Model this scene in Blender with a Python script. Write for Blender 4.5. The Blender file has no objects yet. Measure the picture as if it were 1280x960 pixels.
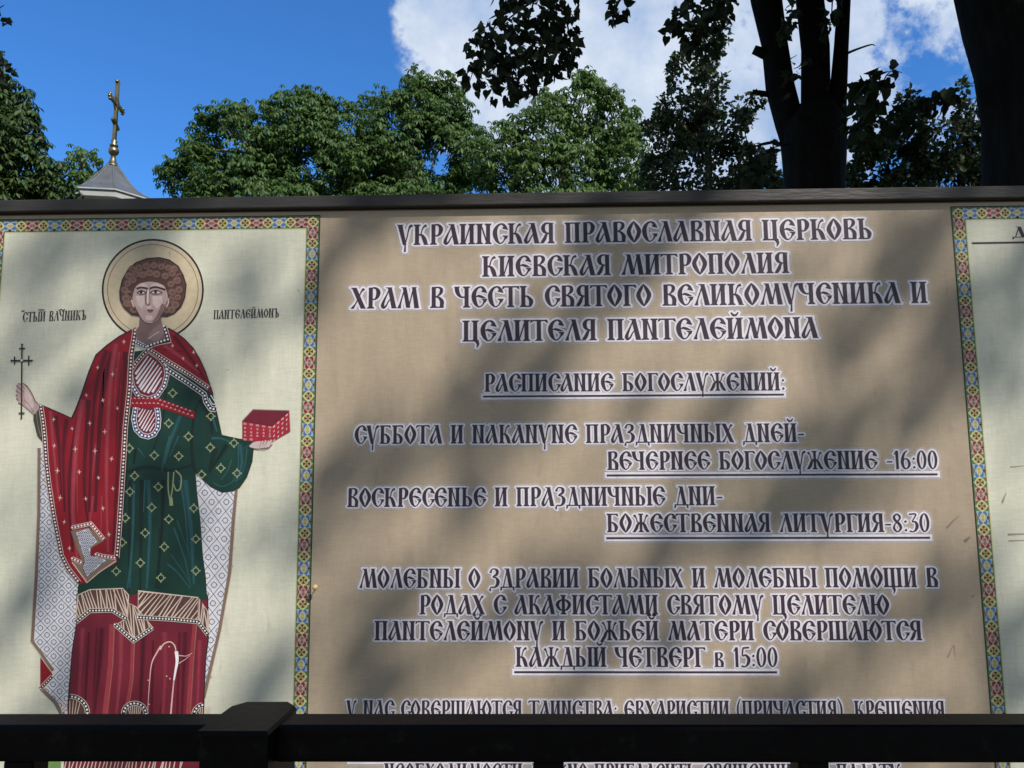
import bpy, bmesh, math, random
import numpy as np
from mathutils import Vector, Matrix, noise
from mathutils.geometry import delaunay_2d_cdt

R = math.radians
random.seed(7)
rng = np.random.default_rng(11)
scene = bpy.context.scene
COL = scene.collection

# ------------------------------------------------------------------ camera
EYE = 1.55                      # eye height, metres
DIST = 2.3                      # camera to the board (the board stands in the plane y = 0)
FPX = 1000.0                    # focal length for a 1280 wide frame
PITCH, YAW, ROLL = R(7.38), R(-1.2307), R(-0.3623)
CAM = Vector((0, -DIST, EYE))
_cp, _sp, _cy, _sy = math.cos(PITCH), math.sin(PITCH), math.cos(YAW), math.sin(YAW)
_r = Vector((_cy, -_sy, 0)); F = Vector((_sy*_cp, _cy*_cp, _sp)); _u = _r.cross(F)
RT = _r*math.cos(ROLL) + _u*math.sin(ROLL)
UP = _u*math.cos(ROLL) - _r*math.sin(ROLL)
cam_d = bpy.data.cameras.new('camera'); cam = bpy.data.objects.new('camera', cam_d); COL.objects.link(cam)
M3 = Matrix((RT, UP, -F)).transposed()
cam.matrix_world = Matrix.Translation(CAM) @ M3.to_4x4()
cam_d.sensor_width = 36; cam_d.lens = 36*FPX/1280; cam_d.clip_start = 0.05; cam_d.clip_end = 2000
scene.camera = cam

def ray(px, py):
    d = F + RT*((px-640)/FPX) + UP*((480-py)/FPX)
    return d/d.y
def at(px, py, Y):              # a point of the photo taken to the depth Y of the real place
    return CAM + ray(px, py)*(Y+DIST)
def bd(px, py):                 # a point on the board, as (x, z)
    p = at(px, py, 0); return (p.x, p.z)

# ------------------------------------------------------------------ light
EL, AZ = R(43), R(140)
SUN = Vector((math.cos(EL)*math.sin(AZ), math.cos(EL)*math.cos(AZ), math.sin(EL)))
world = bpy.data.worlds.new('World'); scene.world = world; world.use_nodes = True
nt = world.node_tree; N, L = nt.nodes, nt.links
for n in list(N): N.remove(n)
out = N.new('ShaderNodeOutputWorld'); bg = N.new('ShaderNodeBackground')
sky = N.new('ShaderNodeTexSky'); sky.sky_type = 'NISHITA'; sky.sun_disc = False
sky.sun_elevation = EL; sky.sun_rotation = AZ; sky.air_density = 1.0; sky.dust_density = 0.3; sky.ozone_density = 2.0
bg.inputs[1].default_value = 0.12
SKYTINT = (0.43, 0.98, 1.60, 1)
CLOUD = (4.5, 5.0, 5.9, 1)
tc = N.new('ShaderNodeTexCoord')
def wmath(op, a, b=None, clamp=False):
    n = N.new('ShaderNodeMath'); n.operation = op; n.use_clamp = clamp
    for i, v in enumerate((a, b)):
        if v is None: continue
        if isinstance(v, (int, float)): n.inputs[i].default_value = v
        else: L.new(v, n.inputs[i])
    return n.outputs[0]
puffs = [  # where the clouds stand: pixel centre, radius in pixels, weight
    (655, 50, 112, 1), (760, 60, 130, 1), (880, 70, 130, 1), (990, 80, 110, 1), (1035, 85, 62, 1), (572, 22, 58, .95), (600, 105, 50, .8),
    (1065, 30, 52, .9), (640, 140, 80, .9), (760, 160, 150, .9), (1050, 165, 50, .9), (1155, 150, 45, .36), (1090, 60, 35, .8),
    (1170, -50, 62, .9), (900, -120, 260, 1), (1500, -260, 220, .8), (1700, 150, 260, .7), (-900, 100, 250, .6)]
acc = None
fill_clouds = [((.1, -.75, .65), 44), ((.85, -.35, .5), 34), ((-.75, -.5, .5), 36), ((.2, -.25, .95), 24), ((-.2, -.95, .25), 40)]   # unseen cloud added behind the viewer as white fill for the shaded board
for (px, py, rad, w) in puffs+[(v, None, deg, 1) for v, deg in fill_clouds]:
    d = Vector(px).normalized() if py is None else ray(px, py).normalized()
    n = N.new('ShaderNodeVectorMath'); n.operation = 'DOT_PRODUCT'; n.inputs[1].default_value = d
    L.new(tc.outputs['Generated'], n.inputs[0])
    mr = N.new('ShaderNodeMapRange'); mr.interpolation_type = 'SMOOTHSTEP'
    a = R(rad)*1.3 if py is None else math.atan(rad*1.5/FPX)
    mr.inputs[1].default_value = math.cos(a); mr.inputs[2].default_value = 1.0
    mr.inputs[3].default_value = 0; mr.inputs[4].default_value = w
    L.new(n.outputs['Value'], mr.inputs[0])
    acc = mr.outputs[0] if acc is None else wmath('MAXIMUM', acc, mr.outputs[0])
def wnoise(scale, detail, rough, off):
    mp = N.new('ShaderNodeMapping'); mp.inputs['Location'].default_value = off
    L.new(tc.outputs['Generated'], mp.inputs[0])
    n = N.new('ShaderNodeTexNoise'); n.inputs['Scale'].default_value = scale; n.inputs['Detail'].default_value = detail
    n.inputs['Roughness'].default_value = rough; L.new(mp.outputs[0], n.inputs['Vector']); return n.outputs[0]
n1 = wnoise(11, 12, .60, (3, 1, 2)); n2 = wnoise(6, 9, .62, (7, 5, 1))
dens = wmath('ADD', acc, wmath('MULTIPLY', wmath('MULTIPLY', wmath('SUBTRACT', n1, .5), 2.7), wmath('MULTIPLY', acc, 4.0, True)))
n3 = wnoise(38, 8, .65, (1, 4, 9))
dens = wmath('ADD', dens, wmath('MULTIPLY', wmath('MULTIPLY', wmath('SUBTRACT', n3, .5), 1.5), wmath('MULTIPLY', acc, 4.0, True)))
mk = N.new('ShaderNodeMapRange'); mk.interpolation_type = 'SMOOTHSTEP'
mk.inputs[1].default_value = .10; mk.inputs[2].default_value = .72; L.new(dens, mk.inputs[0])
cl = N.new('ShaderNodeMix'); cl.data_type = 'RGBA'
cl.inputs[6].default_value = (CLOUD[0]*.70, CLOUD[1]*.86, CLOUD[2]*1.08, 1); cl.inputs[7].default_value = (CLOUD[0]*1.55, CLOUD[1]*1.50, CLOUD[2]*1.38, 1)
mr2 = N.new('ShaderNodeMapRange'); mr2.inputs[1].default_value = .36; mr2.inputs[2].default_value = .66; L.new(n2, mr2.inputs[0])
L.new(mr2.outputs[0], cl.inputs[0])
tint = N.new('ShaderNodeMix'); tint.data_type = 'RGBA'; tint.blend_type = 'MULTIPLY'; tint.inputs[0].default_value = 1
L.new(sky.outputs[0], tint.inputs[6]); tint.inputs[7].default_value = SKYTINT
mx = N.new('ShaderNodeMix'); mx.data_type = 'RGBA'
L.new(wmath('MULTIPLY', mk.outputs[0], .93), mx.inputs[0]); L.new(tint.outputs[2], mx.inputs[6]); L.new(cl.outputs[2], mx.inputs[7])
L.new(mx.outputs[2], bg.inputs[0]); L.new(bg.outputs[0], out.inputs[0])

sd = bpy.data.lights.new('sun', 'SUN'); sd.energy = 4.6; sd.angle = R(.55); sd.color = (1, .95, .88)
so = bpy.data.objects.new('sun', sd); COL.objects.link(so); so.location = SUN*60
so.rotation_euler = SUN.to_track_quat('Z', 'Y').to_euler()
scene.view_settings.view_transform = 'Standard'; scene.view_settings.look = 'None'
scene.view_settings.exposure = 0.0; scene.view_settings.gamma = 1
scene.render.engine = 'CYCLES'

# ------------------------------------------------------------------ helpers
def tag(o, label=None, cat=None, group=None, kind=None):
    if label: o['label'] = label
    if cat: o['category'] = cat
    if group: o['group'] = group
    if kind: o['kind'] = kind
    return o
def empty(name, loc=(0, 0, 0), rz=0):
    o = bpy.data.objects.new(name, None); COL.objects.link(o); o.location = loc; o.rotation_euler = (0, 0, rz)
    o.empty_display_size = .1; return o
def link(name, me, mats, parent=None):
    o = bpy.data.objects.new(name, me); COL.objects.link(o)
    for m in (mats if isinstance(mats, (list, tuple)) else [mats]): me.materials.append(m)
    if parent:                                   # meshes are made in world coordinates
        o.parent = parent; o.matrix_parent_inverse = (Matrix.Translation(parent.location) @ parent.rotation_euler.to_matrix().to_4x4()).inverted()
    return o
def bmobj(name, bm, mats, parent=None, smooth=False):
    bmesh.ops.recalc_face_normals(bm, faces=bm.faces)
    me = bpy.data.meshes.new(name); bm.to_mesh(me); bm.free()
    if smooth: me.polygons.foreach_set('use_smooth', [True]*len(me.polygons))
    return link(name, me, mats, parent)
def box(bm, x0, x1, y0, y1, z0, z1, bev=0.0):
    b = bmesh.new()
    bmesh.ops.create_cube(b, size=1)
    for v in b.verts: v.co = Vector(((x0+x1)/2+v.co.x*(x1-x0), (y0+y1)/2+v.co.y*(y1-y0), (z0+z1)/2+v.co.z*(z1-z0)))
    if bev: bmesh.ops.bevel(b, geom=list(b.edges), offset=bev, segments=2, affect='EDGES', profile=.5)
    me = bpy.data.meshes.new('tmp'); b.to_mesh(me); b.free(); bm.from_mesh(me); bpy.data.meshes.remove(me)
def frame_of(d):
    d = d.normalized(); a = Vector((0, 0, 1)) if abs(d.z) < .9 else Vector((1, 0, 0))
    u = d.cross(a).normalized(); return u, d.cross(u)
def tube(bm, pts, rads, seg=12, rough=0.0, freq=3.0, cap=True):
    rings = []; pts = [Vector(p) for p in pts]
    u = None
    for i, p in enumerate(pts):
        d = (pts[min(i+1, len(pts)-1)] - pts[max(i-1, 0)]).normalized()
        if u is None: u, v = frame_of(d)
        else:
            u = (u - d*u.dot(d)).normalized(); v = d.cross(u)
        ring = []
        for k in range(seg):
            a = 2*math.pi*k/seg; r = rads[i]
            q = p + (u*math.cos(a)+v*math.sin(a))*r
            if rough: q = p + (q-p)*(1+rough*noise.noise(q*freq)+rough*.6*noise.noise(q*freq*3.1))
            ring.append(bm.verts.new(q))
        rings.append(ring)
    for a, b in zip(rings, rings[1:]):
        for k in range(seg): bm.faces.new((a[k], a[(k+1) % seg], b[(k+1) % seg], b[k]))
    if cap:
        bm.faces.new(list(reversed(rings[0]))); bm.faces.new(rings[-1])
def lathe(bm, c, prof, seg=16, rot=0.0):
    rings = []
    for (r, z) in prof:
        rings.append([bm.verts.new((c[0]+r*math.sin(rot+2*math.pi*k/seg), c[1]-r*math.cos(rot+2*math.pi*k/seg), c[2]+z)) for k in range(seg)])
    for a, b in zip(rings, rings[1:]):
        for k in range(seg): bm.faces.new((a[k], a[(k+1) % seg], b[(k+1) % seg], b[k]))
    bm.faces.new(list(reversed(rings[0]))); bm.faces.new(rings[-1])
def catmull(P, n=6, closed=False):
    P = [np.array(p, float) for p in P]; m = len(P); o = []
    rngi = range(m) if closed else range(m-1)
    for i in rngi:
        if closed: a, b, c, d = P[(i-1) % m], P[i], P[(i+1) % m], P[(i+2) % m]
        else: a, b, c, d = P[max(i-1, 0)], P[i], P[i+1], P[min(i+2, m-1)]
        for k in range(n):
            t = k/n; o.append(.5*((2*b)+(-a+c)*t+(2*a-5*b+4*c-d)*t*t+(-a+3*b-3*c+d)*t**3))
    if not closed: o.append(P[-1])
    return [tuple(x) for x in o]

# ------------------------------------------------------------------ materials
def srgb(r, g, b):
    f = lambda c: ((c/255+.055)/1.055)**2.4 if c > 10 else c/255/12.92
    return (f(r), f(g), f(b), 1)
_mats = {}
def mat(name, color, rough=.6, metal=0.0, var=0.0, scale=8.0, bump=0.0, bscale=60.0, spec=.5, detail=6, stretch=None):
    if name in _mats: return _mats[name]
    m = bpy.data.materials.new(name); m.use_nodes = True; nt = m.node_tree; b = nt.nodes['Principled BSDF']
    c = color if len(color) == 4 else (*color, 1)
    b.inputs['Base Color'].default_value = c; b.inputs['Roughness'].default_value = rough; b.inputs['Metallic'].default_value = metal
    b.inputs['Specular IOR Level'].default_value = spec
    tcn = nt.nodes.new('ShaderNodeTexCoord'); vec = tcn.outputs['Object']
    if stretch:
        mp = nt.nodes.new('ShaderNodeMapping'); mp.inputs['Scale'].default_value = stretch; nt.links.new(vec, mp.inputs[0]); vec = mp.outputs[0]
    if var:
        n = nt.nodes.new('ShaderNodeTexNoise'); n.inputs['Scale'].default_value = scale; n.inputs['Detail'].default_value = detail
        nt.links.new(vec, n.inputs['Vector'])
        r = nt.nodes.new('ShaderNodeMapRange'); r.inputs[1].default_value = .25; r.inputs[2].default_value = .75
        r.inputs[3].default_value = 1-var; r.inputs[4].default_value = 1+var; nt.links.new(n.outputs[0], r.inputs[0])
        x = nt.nodes.new('ShaderNodeMix'); x.data_type = 'RGBA'; x.blend_type = 'MULTIPLY'; x.inputs[0].default_value = 1
        x.inputs[6].default_value = c; nt.links.new(r.outputs[0], x.inputs[7]); nt.links.new(x.outputs[2], b.inputs['Base Color'])
    if bump:
        n2 = nt.nodes.new('ShaderNodeTexNoise'); n2.inputs['Scale'].default_value = bscale; n2.inputs['Detail'].default_value = 8
        nt.links.new(vec, n2.inputs['Vector'])
        bp = nt.nodes.new('ShaderNodeBump'); bp.inputs['Strength'].default_value = bump; bp.inputs['Distance'].default_value = .02
        nt.links.new(n2.outputs[0], bp.inputs['Height']); nt.links.new(bp.outputs[0], b.inputs['Normal'])
    _mats[name] = m; return m
def wrinkle(nt, strength=.8):
    """slack of the hanging cloth: long shallow diagonal creases shared by everything printed on it"""
    t = nt.nodes.new('ShaderNodeTexCoord'); outs = []
    for rot, st, sc in ((.5, (1, 1, .22), 5.0), (-.9, (1, 1, .16), 4.0), (0, (1, 1, .5), 2.2)):
        mp = nt.nodes.new('ShaderNodeMapping'); mp.inputs['Rotation'].default_value = (0, rot, 0); mp.inputs['Scale'].default_value = st; nt.links.new(t.outputs['Object'], mp.inputs[0])
        n = nt.nodes.new('ShaderNodeTexNoise'); n.inputs['Scale'].default_value = sc; n.inputs['Detail'].default_value = 3; nt.links.new(mp.outputs[0], n.inputs['Vector']); outs.append(n.outputs[0])
    a = nt.nodes.new('ShaderNodeMath'); nt.links.new(outs[0], a.inputs[0]); nt.links.new(outs[1], a.inputs[1])
    b = nt.nodes.new('ShaderNodeMath'); nt.links.new(a.outputs[0], b.inputs[0]); nt.links.new(outs[2], b.inputs[1])
    bp = nt.nodes.new('ShaderNodeBump'); bp.inputs['Strength'].default_value = strength; bp.inputs['Distance'].default_value = .018; nt.links.new(b.outputs[0], bp.inputs['Height']); return bp.outputs[0]
def ink(name, r, g, b, var=.10, scale=55):
    if name in _mats: return _mats[name]
    m = mat(name, (r, g, b), rough=.5, var=var, scale=scale, spec=.35)
    m.node_tree.links.new(wrinkle(m.node_tree), m.node_tree.nodes['Principled BSDF'].inputs['Normal']); return m
def leafmat(name, c1, c2, trans=.3, rough=.5):
    m = bpy.data.materials.new(name); m.use_nodes = True; nt = m.node_tree; N, L = nt.nodes, nt.links; b = N['Principled BSDF']
    g = N.new('ShaderNodeNewGeometry'); x = N.new('ShaderNodeMix'); x.data_type = 'RGBA'
    x.inputs[6].default_value = (*c1, 1); x.inputs[7].default_value = (*c2, 1)
    L.new(g.outputs['Random Per Island'], x.inputs[0]); L.new(x.outputs[2], b.inputs['Base Color'])
    b.inputs['Roughness'].default_value = rough; b.inputs['Specular IOR Level'].default_value = .35
    t = N.new('ShaderNodeBsdfTranslucent'); hs = N.new('ShaderNodeHueSaturation'); hs.inputs['Value'].default_value = 1.4; hs.inputs['Hue'].default_value = .485
    L.new(x.outputs[2], hs.inputs['Color']); L.new(hs.outputs[0], t.inputs[0])
    s = N.new('ShaderNodeMixShader'); s.inputs[0].default_value = trans
    L.new(b.outputs[0], s.inputs[1]); L.new(t.outputs[0], s.inputs[2])
    o = [n for n in N if n.type == 'OUTPUT_MATERIAL'][0]; L.new(s.outputs[0], o.inputs[0]); return m

# ------------------------------------------------------------------ ground
gm = mat('grass_ground', (.05, .075, .025), .9, var=.5, scale=3, bump=.6, bscale=40)
pm = mat('paving', (.36, .30, .22), .85, var=.2, scale=5, bump=.2, bscale=60)
bm = bmesh.new(); bmesh.ops.create_grid(bm, x_segments=40, y_segments=40, size=400)
tag(bmobj('ground', bm, gm), kind='structure')
bm = bmesh.new(); box(bm, -30, 30, -12, -1.75, -.05, .03, .01)
tag(bmobj('path', bm, pm), kind='structure')

# ------------------------------------------------------------------ notice board
XL, XR = bd(7, 290)[0], 0
X_IN_L = -.2879*DIST; X_OUT_L = -.2702*DIST; Z_OUT = EYE+.3531*DIST; Z_IN = EYE+.3365*DIST
X_OUT_R = .5420*DIST; X_IN_R = .5600*DIST
PANEL_W = X_IN_L - XL; STRIP = X_OUT_L - X_IN_L
LEFT_OUT = XL - STRIP; RIGHT_IN = X_IN_R + PANEL_W; RIGHT_OUT = RIGHT_IN + STRIP
Z_BOT = EYE - .47*DIST
BX0, BX1 = LEFT_OUT - .06, RIGHT_OUT + .06
Z_FR0 = EYE+.3610*DIST; Z_FR1 = Z_FR0+.036
wood_m = mat('frame_paint', (.030, .026, .023), .6, var=.3, scale=30, bump=.15, bscale=120, stretch=(.15, 1, 1))
back_m = mat('board_plywood', (.16, .12, .08), .8, var=.25, scale=14, stretch=(.3, 1, 1))
nb = empty('notice_board', ((BX0+BX1)/2, .03, 0))
tag(nb, 'long dark framed notice board standing behind the black railing and carrying the printed banner', 'notice board')
bm = bmesh.new(); box(bm, BX0, BX1, .006, .024, Z_BOT-.03, Z_FR0+.004); bmobj('backing_panel', bm, back_m, nb)
bm = bmesh.new(); box(bm, BX0-.05, BX1+.05, -.024, .04, Z_FR0, Z_FR1, .003); bmobj('top_rail', bm, wood_m, nb)
bm = bmesh.new(); box(bm, BX0-.05, BX1+.05, -.02, .04, Z_BOT-.08, Z_BOT-.035, .003); bmobj('bottom_rail', bm, wood_m, nb)
for x in (BX0-.03, BX1-.0):
    bm = bmesh.new(); box(bm, x-.03, x+.03, -.02, .045, 0, Z_FR0-.002, .003); bmobj('post', bm, wood_m, nb)

# ------------------------------------------------------------------ banner
def fold(a, P, w, c0, c1, layer, w1=None, n=4):
    """a painted fold: nested strokes from the cloth colour to the fold colour"""
    P = catmull(P, 4); w1 = w*.45 if w1 is None else w1
    for k in range(n):
        t = (k+1)/n; c = [u+(v-u)*t for u, v in zip(c0, c1)]; m = ink('fold_'+'_'.join('%03d' % round(x*1000) for x in c), *c)
        a.line(P, w*(1-.22*k), m, layer+.7*k/n, w1=w1*(1-.22*k))
class Art:
    """flat printed shapes collected into one mesh with a slot per colour"""
    def __init__(self, base): self.v = []; self.f = []; self.mi = []; self.mats = []; self.base = base; self.k = 0
    def slot(self, m):
        if m not in self.mats: self.mats.append(m)
        return self.mats.index(m)
    def raw(self, P, m, layer, y=None):
        self.k += 1
        if y is None: y = -(self.base + layer*.00005 + (self.k % 5)*2e-6)
        i = len(self.v); self.v += [(p[0], y, p[1]) for p in P]; self.f.append(tuple(range(i, i+len(P)))); self.mi.append(self.slot(m))
    def poly(self, P, m, layer=0, board=False):
        self.raw(P if board else [bd(*p) for p in P], m, layer)
    def disc(self, x, y, r, m, layer=0, n=10, ry=None, board=False):
        ry = ry or r
        self.poly([(x+r*math.cos(2*math.pi*k/n), y+ry*math.sin(2*math.pi*k/n)) for k in range(n)], m, layer, board)
    def line(self, P, w, m, layer=0, closed=False, board=False, w1=None):
        P = [Vector(p) for p in P]; n = len(P)
        if n < 2: return
        Lp, Rp = [], []
        for i in range(n):
            if closed: a, b = P[i-1], P[(i+1) % n]
            else: a, b = P[max(i-1, 0)], P[min(i+1, n-1)]
            d = (b-a); d = d.normalized() if d.length > 1e-9 else Vector((1, 0)); q = Vector((-d.y, d.x))
            ww = w if w1 is None else w+(w1-w)*i/(n-1)
            if 0 < i < n-1 or closed:
                e = (P[i]-P[i-1]); e = e.normalized() if e.length > 1e-9 else d
                ww = ww/max(.55, abs(Vector((-e.y, e.x)).dot(q)))
            Lp.append(P[i]+q*ww/2); Rp.append(P[i]-q*ww/2)
        self.k += 1; y = -(self.base + layer*.00005 + (self.k % 5)*2e-6)
        s = self.slot(m); base = len(self.v)
        for a, b in zip(Lp, Rp):
            for p in (a, b):
                x, z = (p.x, p.y) if board else bd(p.x, p.y); self.v.append((x, y, z))
        for i in range(n if closed else n-1):
            j = (i+1) % n; self.f.append((base+2*i, base+2*i+1, base+2*j+1, base+2*j)); self.mi.append(s)
    def ring(self, x, y, r, w, m, layer=0, n=24, ry=None, board=False):
        ry = ry or r
        self.line([(x+r*math.cos(2*math.pi*k/n), y+ry*math.sin(2*math.pi*k/n)) for k in range(n)], w, m, layer, True, board)
    def obj(self, name, parent):
        me = bpy.data.meshes.new(name); me.from_pydata(self.v, [], self.f); me.update()
        o = link(name, me, self.mats, parent); me.polygons.foreach_set('material_index', self.mi)
        bm = bmesh.new(); bm.from_mesh(me)
        for f in bm.faces:
            f.normal_update()
            if f.normal.y > 0: f.normal_flip()
        bmesh.ops.triangulate(bm, faces=[f for f in bm.faces if len(f.verts) > 4])
        bm.to_mesh(me); bm.free(); return o

def inside(P, x, y):
    c = False; j = len(P)-1
    for i in range(len(P)):
        if (P[i][1] > y) != (P[j][1] > y) and x < (P[j][0]-P[i][0])*(y-P[i][1])/(P[j][1]-P[i][1]+1e-12)+P[i][0]: c = not c
        j = i
    return c
def resample(P, step):
    P = [Vector(p) for p in P]; o = [P[0].copy()]; carry = 0
    for a, b in zip(P, P[1:]):
        l = (b-a).length; t = step-carry
        while t <= l: o.append(a+(b-a)*(t/l)); t += step
        carry = l-(t-step)
    return [(p.x, p.y) for p in o]

T = lambda lst, s, ox, oy: [(ox+x/s, oy+y/s) for (x, y) in lst]

def fabric(name, col, v=.08):
    """printed woven cloth: faint mottling, weave threads and a little weather staining"""
    m = mat(name, col, rough=.52, spec=.35); nt = m.node_tree; N, L = nt.nodes, nt.links; b = N['Principled BSDF']
    tcn = [n for n in N if n.type == 'TEX_COORD'][0]
    def nz(sc, det, st=(1, 1, 1)):
        mp = N.new('ShaderNodeMapping'); mp.inputs['Scale'].default_value = st; L.new(tcn.outputs['Object'], mp.inputs[0])
        n = N.new('ShaderNodeTexNoise'); n.inputs['Scale'].default_value = sc; n.inputs['Detail'].default_value = det; L.new(mp.outputs[0], n.inputs['Vector']); return n.outputs[0]
    def mrange(s, a, c, lo=.3, hi=.7):
        r = N.new('ShaderNodeMapRange'); r.inputs[1].default_value = lo; r.inputs[2].default_value = hi; r.inputs[3].default_value = a; r.inputs[4].default_value = c; L.new(s, r.inputs[0]); return r.outputs[0]
    def mul(a, c):
        n = N.new('ShaderNodeMath'); n.operation = 'MULTIPLY'; L.new(a, n.inputs[0]); L.new(c, n.inputs[1]); return n.outputs[0]
    f = mul(mul(mrange(nz(3, 5), 1-v, 1+v), mrange(nz(300, 2, (.12, 1, 1)), .95, 1.05)), mrange(nz(300, 2, (1, 1, .12)), .96, 1.04))
    f = mul(f, mrange(nz(26, 7, (1, 1, .35)), .80, 1.0, .22, .36))
    x = N.new('ShaderNodeMix'); x.data_type = 'RGBA'; x.blend_type = 'MULTIPLY'; x.inputs[0].default_value = 1; x.inputs[6].default_value = (*col, 1)
    L.new(f, x.inputs[7]); L.new(x.outputs[2], b.inputs['Base Color'])
    L.new(wrinkle(nt), b.inputs['Normal']); return m
TAN = fabric('banner_tan', (.405, .320, .228))
CREAM = fabric('banner_cream', (.63, .615, .49), .05)
WHITE = ink('print_white', .74, .72, .74); INK = ink('print_ink', .042, .026, .040); BLACK = ink('print_black', .018, .016, .02)
RED = ink('print_red', .235, .007, .015, .22, 9); DRED = ink('print_dark_red', .085, .005, .012); MAROON = ink('print_maroon', .145, .013, .027, .18, 9); LRED = ink('print_light_red', .27, .035, .045)
PINK = ink('print_pink', .62, .38, .38); GREEN = ink('print_green', .007, .036, .026, .35, 10); DGREEN = ink('print_dark_green', .006, .018, .014); TEAL = ink('print_teal', .022, .085, .095)
YEL = ink('print_yellow', .52, .50, .23); GOLD = ink('print_gold', .38, .33, .14); BLUE = ink('print_blue', .06, .15, .38); LBLUE = ink('print_light_blue', .30, .38, .46)
BROWN = ink('print_brown', .20, .135, .10); HAIR = ink('print_hair', .085, .042, .034); CURL = ink('print_curl', .21, .115, .09); HALO = ink('print_halo', .56, .46, .31)
SKIN = ink('print_skin', .42, .295, .275); SKINL = ink('print_skin_light', .55, .42, .40); SKIND = ink('print_skin_dark', .20, .12, .115); LIP = ink('print_lip', .20, .09, .09)
LINING = ink('print_lining', .64, .62, .64); NAVY = ink('print_navy', .035, .05, .14); BORD = ink('print_border_green', .085, .15, .065); OLIVE = ink('print_olive', .05, .055, .035)
PALE = ink('print_pale', .56, .44, .36); GRASSP = ink('print_grass', .15, .26, .08); BOXR = ink('print_box_red', .33, .018, .035); RINGC = ink('print_ring', .25, .29, .15)
SKIND2 = ink('print_hair_dark', .045, .022, .018); MIDH = ink('print_hair_mid', .145, .074, .058)
BRED = ink('print_border_red', .20, .022, .025); BPINK = ink('print_border_pink', .45, .30, .27)
DIRT = mat('smudge', (.16, .14, .11), .8, var=.3, scale=200); DIRT.node_tree.nodes['Principled BSDF'].inputs['Alpha'].default_value = .42

bm = bmesh.new()
nx, nz = 60, 24; grid = []
for j in range(nz+1):
    row = []
    for i in range(nx+1):
        x = BX0+.012+(BX1-BX0-.024)*i/nx; z = Z_BOT+(Z_FR0-.006-Z_BOT)*j/nz
        row.append(bm.verts.new((x, -.001, z)))
    grid.append(row)
for j in range(nz):
    for i in range(nx): bm.faces.new((grid[j][i], grid[j][i+1], grid[j+1][i+1], grid[j+1][i]))
ban = empty('banner', ((BX0+BX1)/2, 0, Z_BOT))
tag(ban, 'wide tan church schedule banner with a printed saint in red and green robes', 'banner')
bmobj('cloth', bm, TAN, ban)

a = Art(.0016)
a.poly([(LEFT_OUT+STRIP, Z_BOT+.06), (X_IN_L, Z_BOT+.06), (X_IN_L, Z_IN), (LEFT_OUT+STRIP, Z_IN)], CREAM, 0, True)
a.poly([(30, 940), (76, 940), (78, 990), (20, 990)], GRASSP, 1)
a.obj('icon_panel', ban)
a = Art(.0016)
a.poly([(X_IN_R, Z_BOT+.06), (RIGHT_IN, Z_BOT+.06), (RIGHT_IN, Z_IN), (X_IN_R, Z_IN)], CREAM, 0, True)
a.obj('schedule_panel', ban)

def border(x0, x1, y0, y1):
    """strip of medallions and butterflies round a panel; x0..y1 are its outer edges"""
    a = Art(.0018); S = STRIP; e = .0022
    for (p, q, r, s) in ((x0, x0+S, y0, y1), (x1-S, x1, y0, y1), (x0+S, x1-S, y1-S, y1), (x0+S, x1-S, y0, y0+S)):
        a.poly([(p, r), (q, r), (q, s), (p, s)], BORD, 0, True)
    for k, ee in ((0, 0.0), (1, S)):
        P = [(x0+ee, y0+ee), (x1-ee, y0+ee), (x1-ee, y1-ee), (x0+ee, y1-ee)]
        for u, v in zip(P, P[1:]+P[:1]): a.line([u, v], .0026, DGREEN if k == 0 else YEL, 1, board=True)
    def motif(cx, cy, dx, dy, kind):
        px, py = -dy, dx
        Q = lambda u, v: (cx+dx*u+px*v, cy+dy*u+py*v)
        if kind == 'med':
            a.disc(cx, cy, .0145, YEL, 4, 14, board=True)
            for an in range(4):
                aa = an*math.pi/2; c, s = math.cos(aa), math.sin(aa)
                a.poly([(cx+c*.0185, cy+s*.0185), (cx+c*.012-s*.006, cy+s*.012+c*.006), (cx+c*.012+s*.006, cy+s*.012-c*.006)], YEL, 3, True)
            a.disc(cx, cy, .0115, GOLD, 5, 12, board=True)
            for an in range(4):
                aa = an*math.pi/2; c, s = math.cos(aa), math.sin(aa)
                a.poly([(cx+c*.001, cy+s*.001), (cx+c*.010-s*.0042, cy+s*.010+c*.0042), (cx+c*.010+s*.0042, cy+s*.010-c*.0042)], DRED, 6, True)
        else:
            m, h = (BRED, BPINK) if kind == 'r' else (BLUE, LBLUE)
            a.poly([Q(.002, -.0175), Q(.016, -.014), Q(.022, -.0165), Q(.022, .0165), Q(.016, .014), Q(.002, .0175)], h, 2, True)
            for sg in (-1, 1):
                a.poly([Q(.0045, sg*.0015), Q(.0025, sg*.0085), Q(.009, sg*.0125), Q(.0165, sg*.010), Q(.015, sg*.003)], m, 3, True)
                a.poly([Q(.019, sg*.011), Q(.0195, sg*.018), Q(.027, sg*.018), Q(.027, sg*.011)], BROWN, 3, True)
            a.disc(*Q(.0255, 0), .0075, h if kind == 'r' else YEL, 4, 10, board=True); a.disc(*Q(.0255, 0), .0048, BROWN if kind == 'r' else GOLD, 5, 8, board=True)
    P = .0662
    def run(xa, ya, dx, dy, length):
        n = max(1, round(length/P)); p = length/n
        for i in range(n+1):
            cx, cy = xa+dx*p*i, ya+dy*p*i; motif(cx, cy, dx, dy, 'med')
            if i < n:
                k = 'r' if i % 2 == 0 else 'b'
                motif(cx+dx*.012, cy+dy*.012, dx, dy, k); motif(cx+dx*(p-.012), cy+dy*(p-.012), -dx, -dy, k)
    c = S/2
    run(x1-c, y1-c, 0, -1, y1-y0-S); run(x0+c, y1-c, 0, -1, y1-y0-S)
    run(x1-c, y1-c, -1, 0, x1-x0-S); run(x1-c, y0+c, -1, 0, x1-x0-S)
    return a.obj('ornamental_border', ban)
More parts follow.
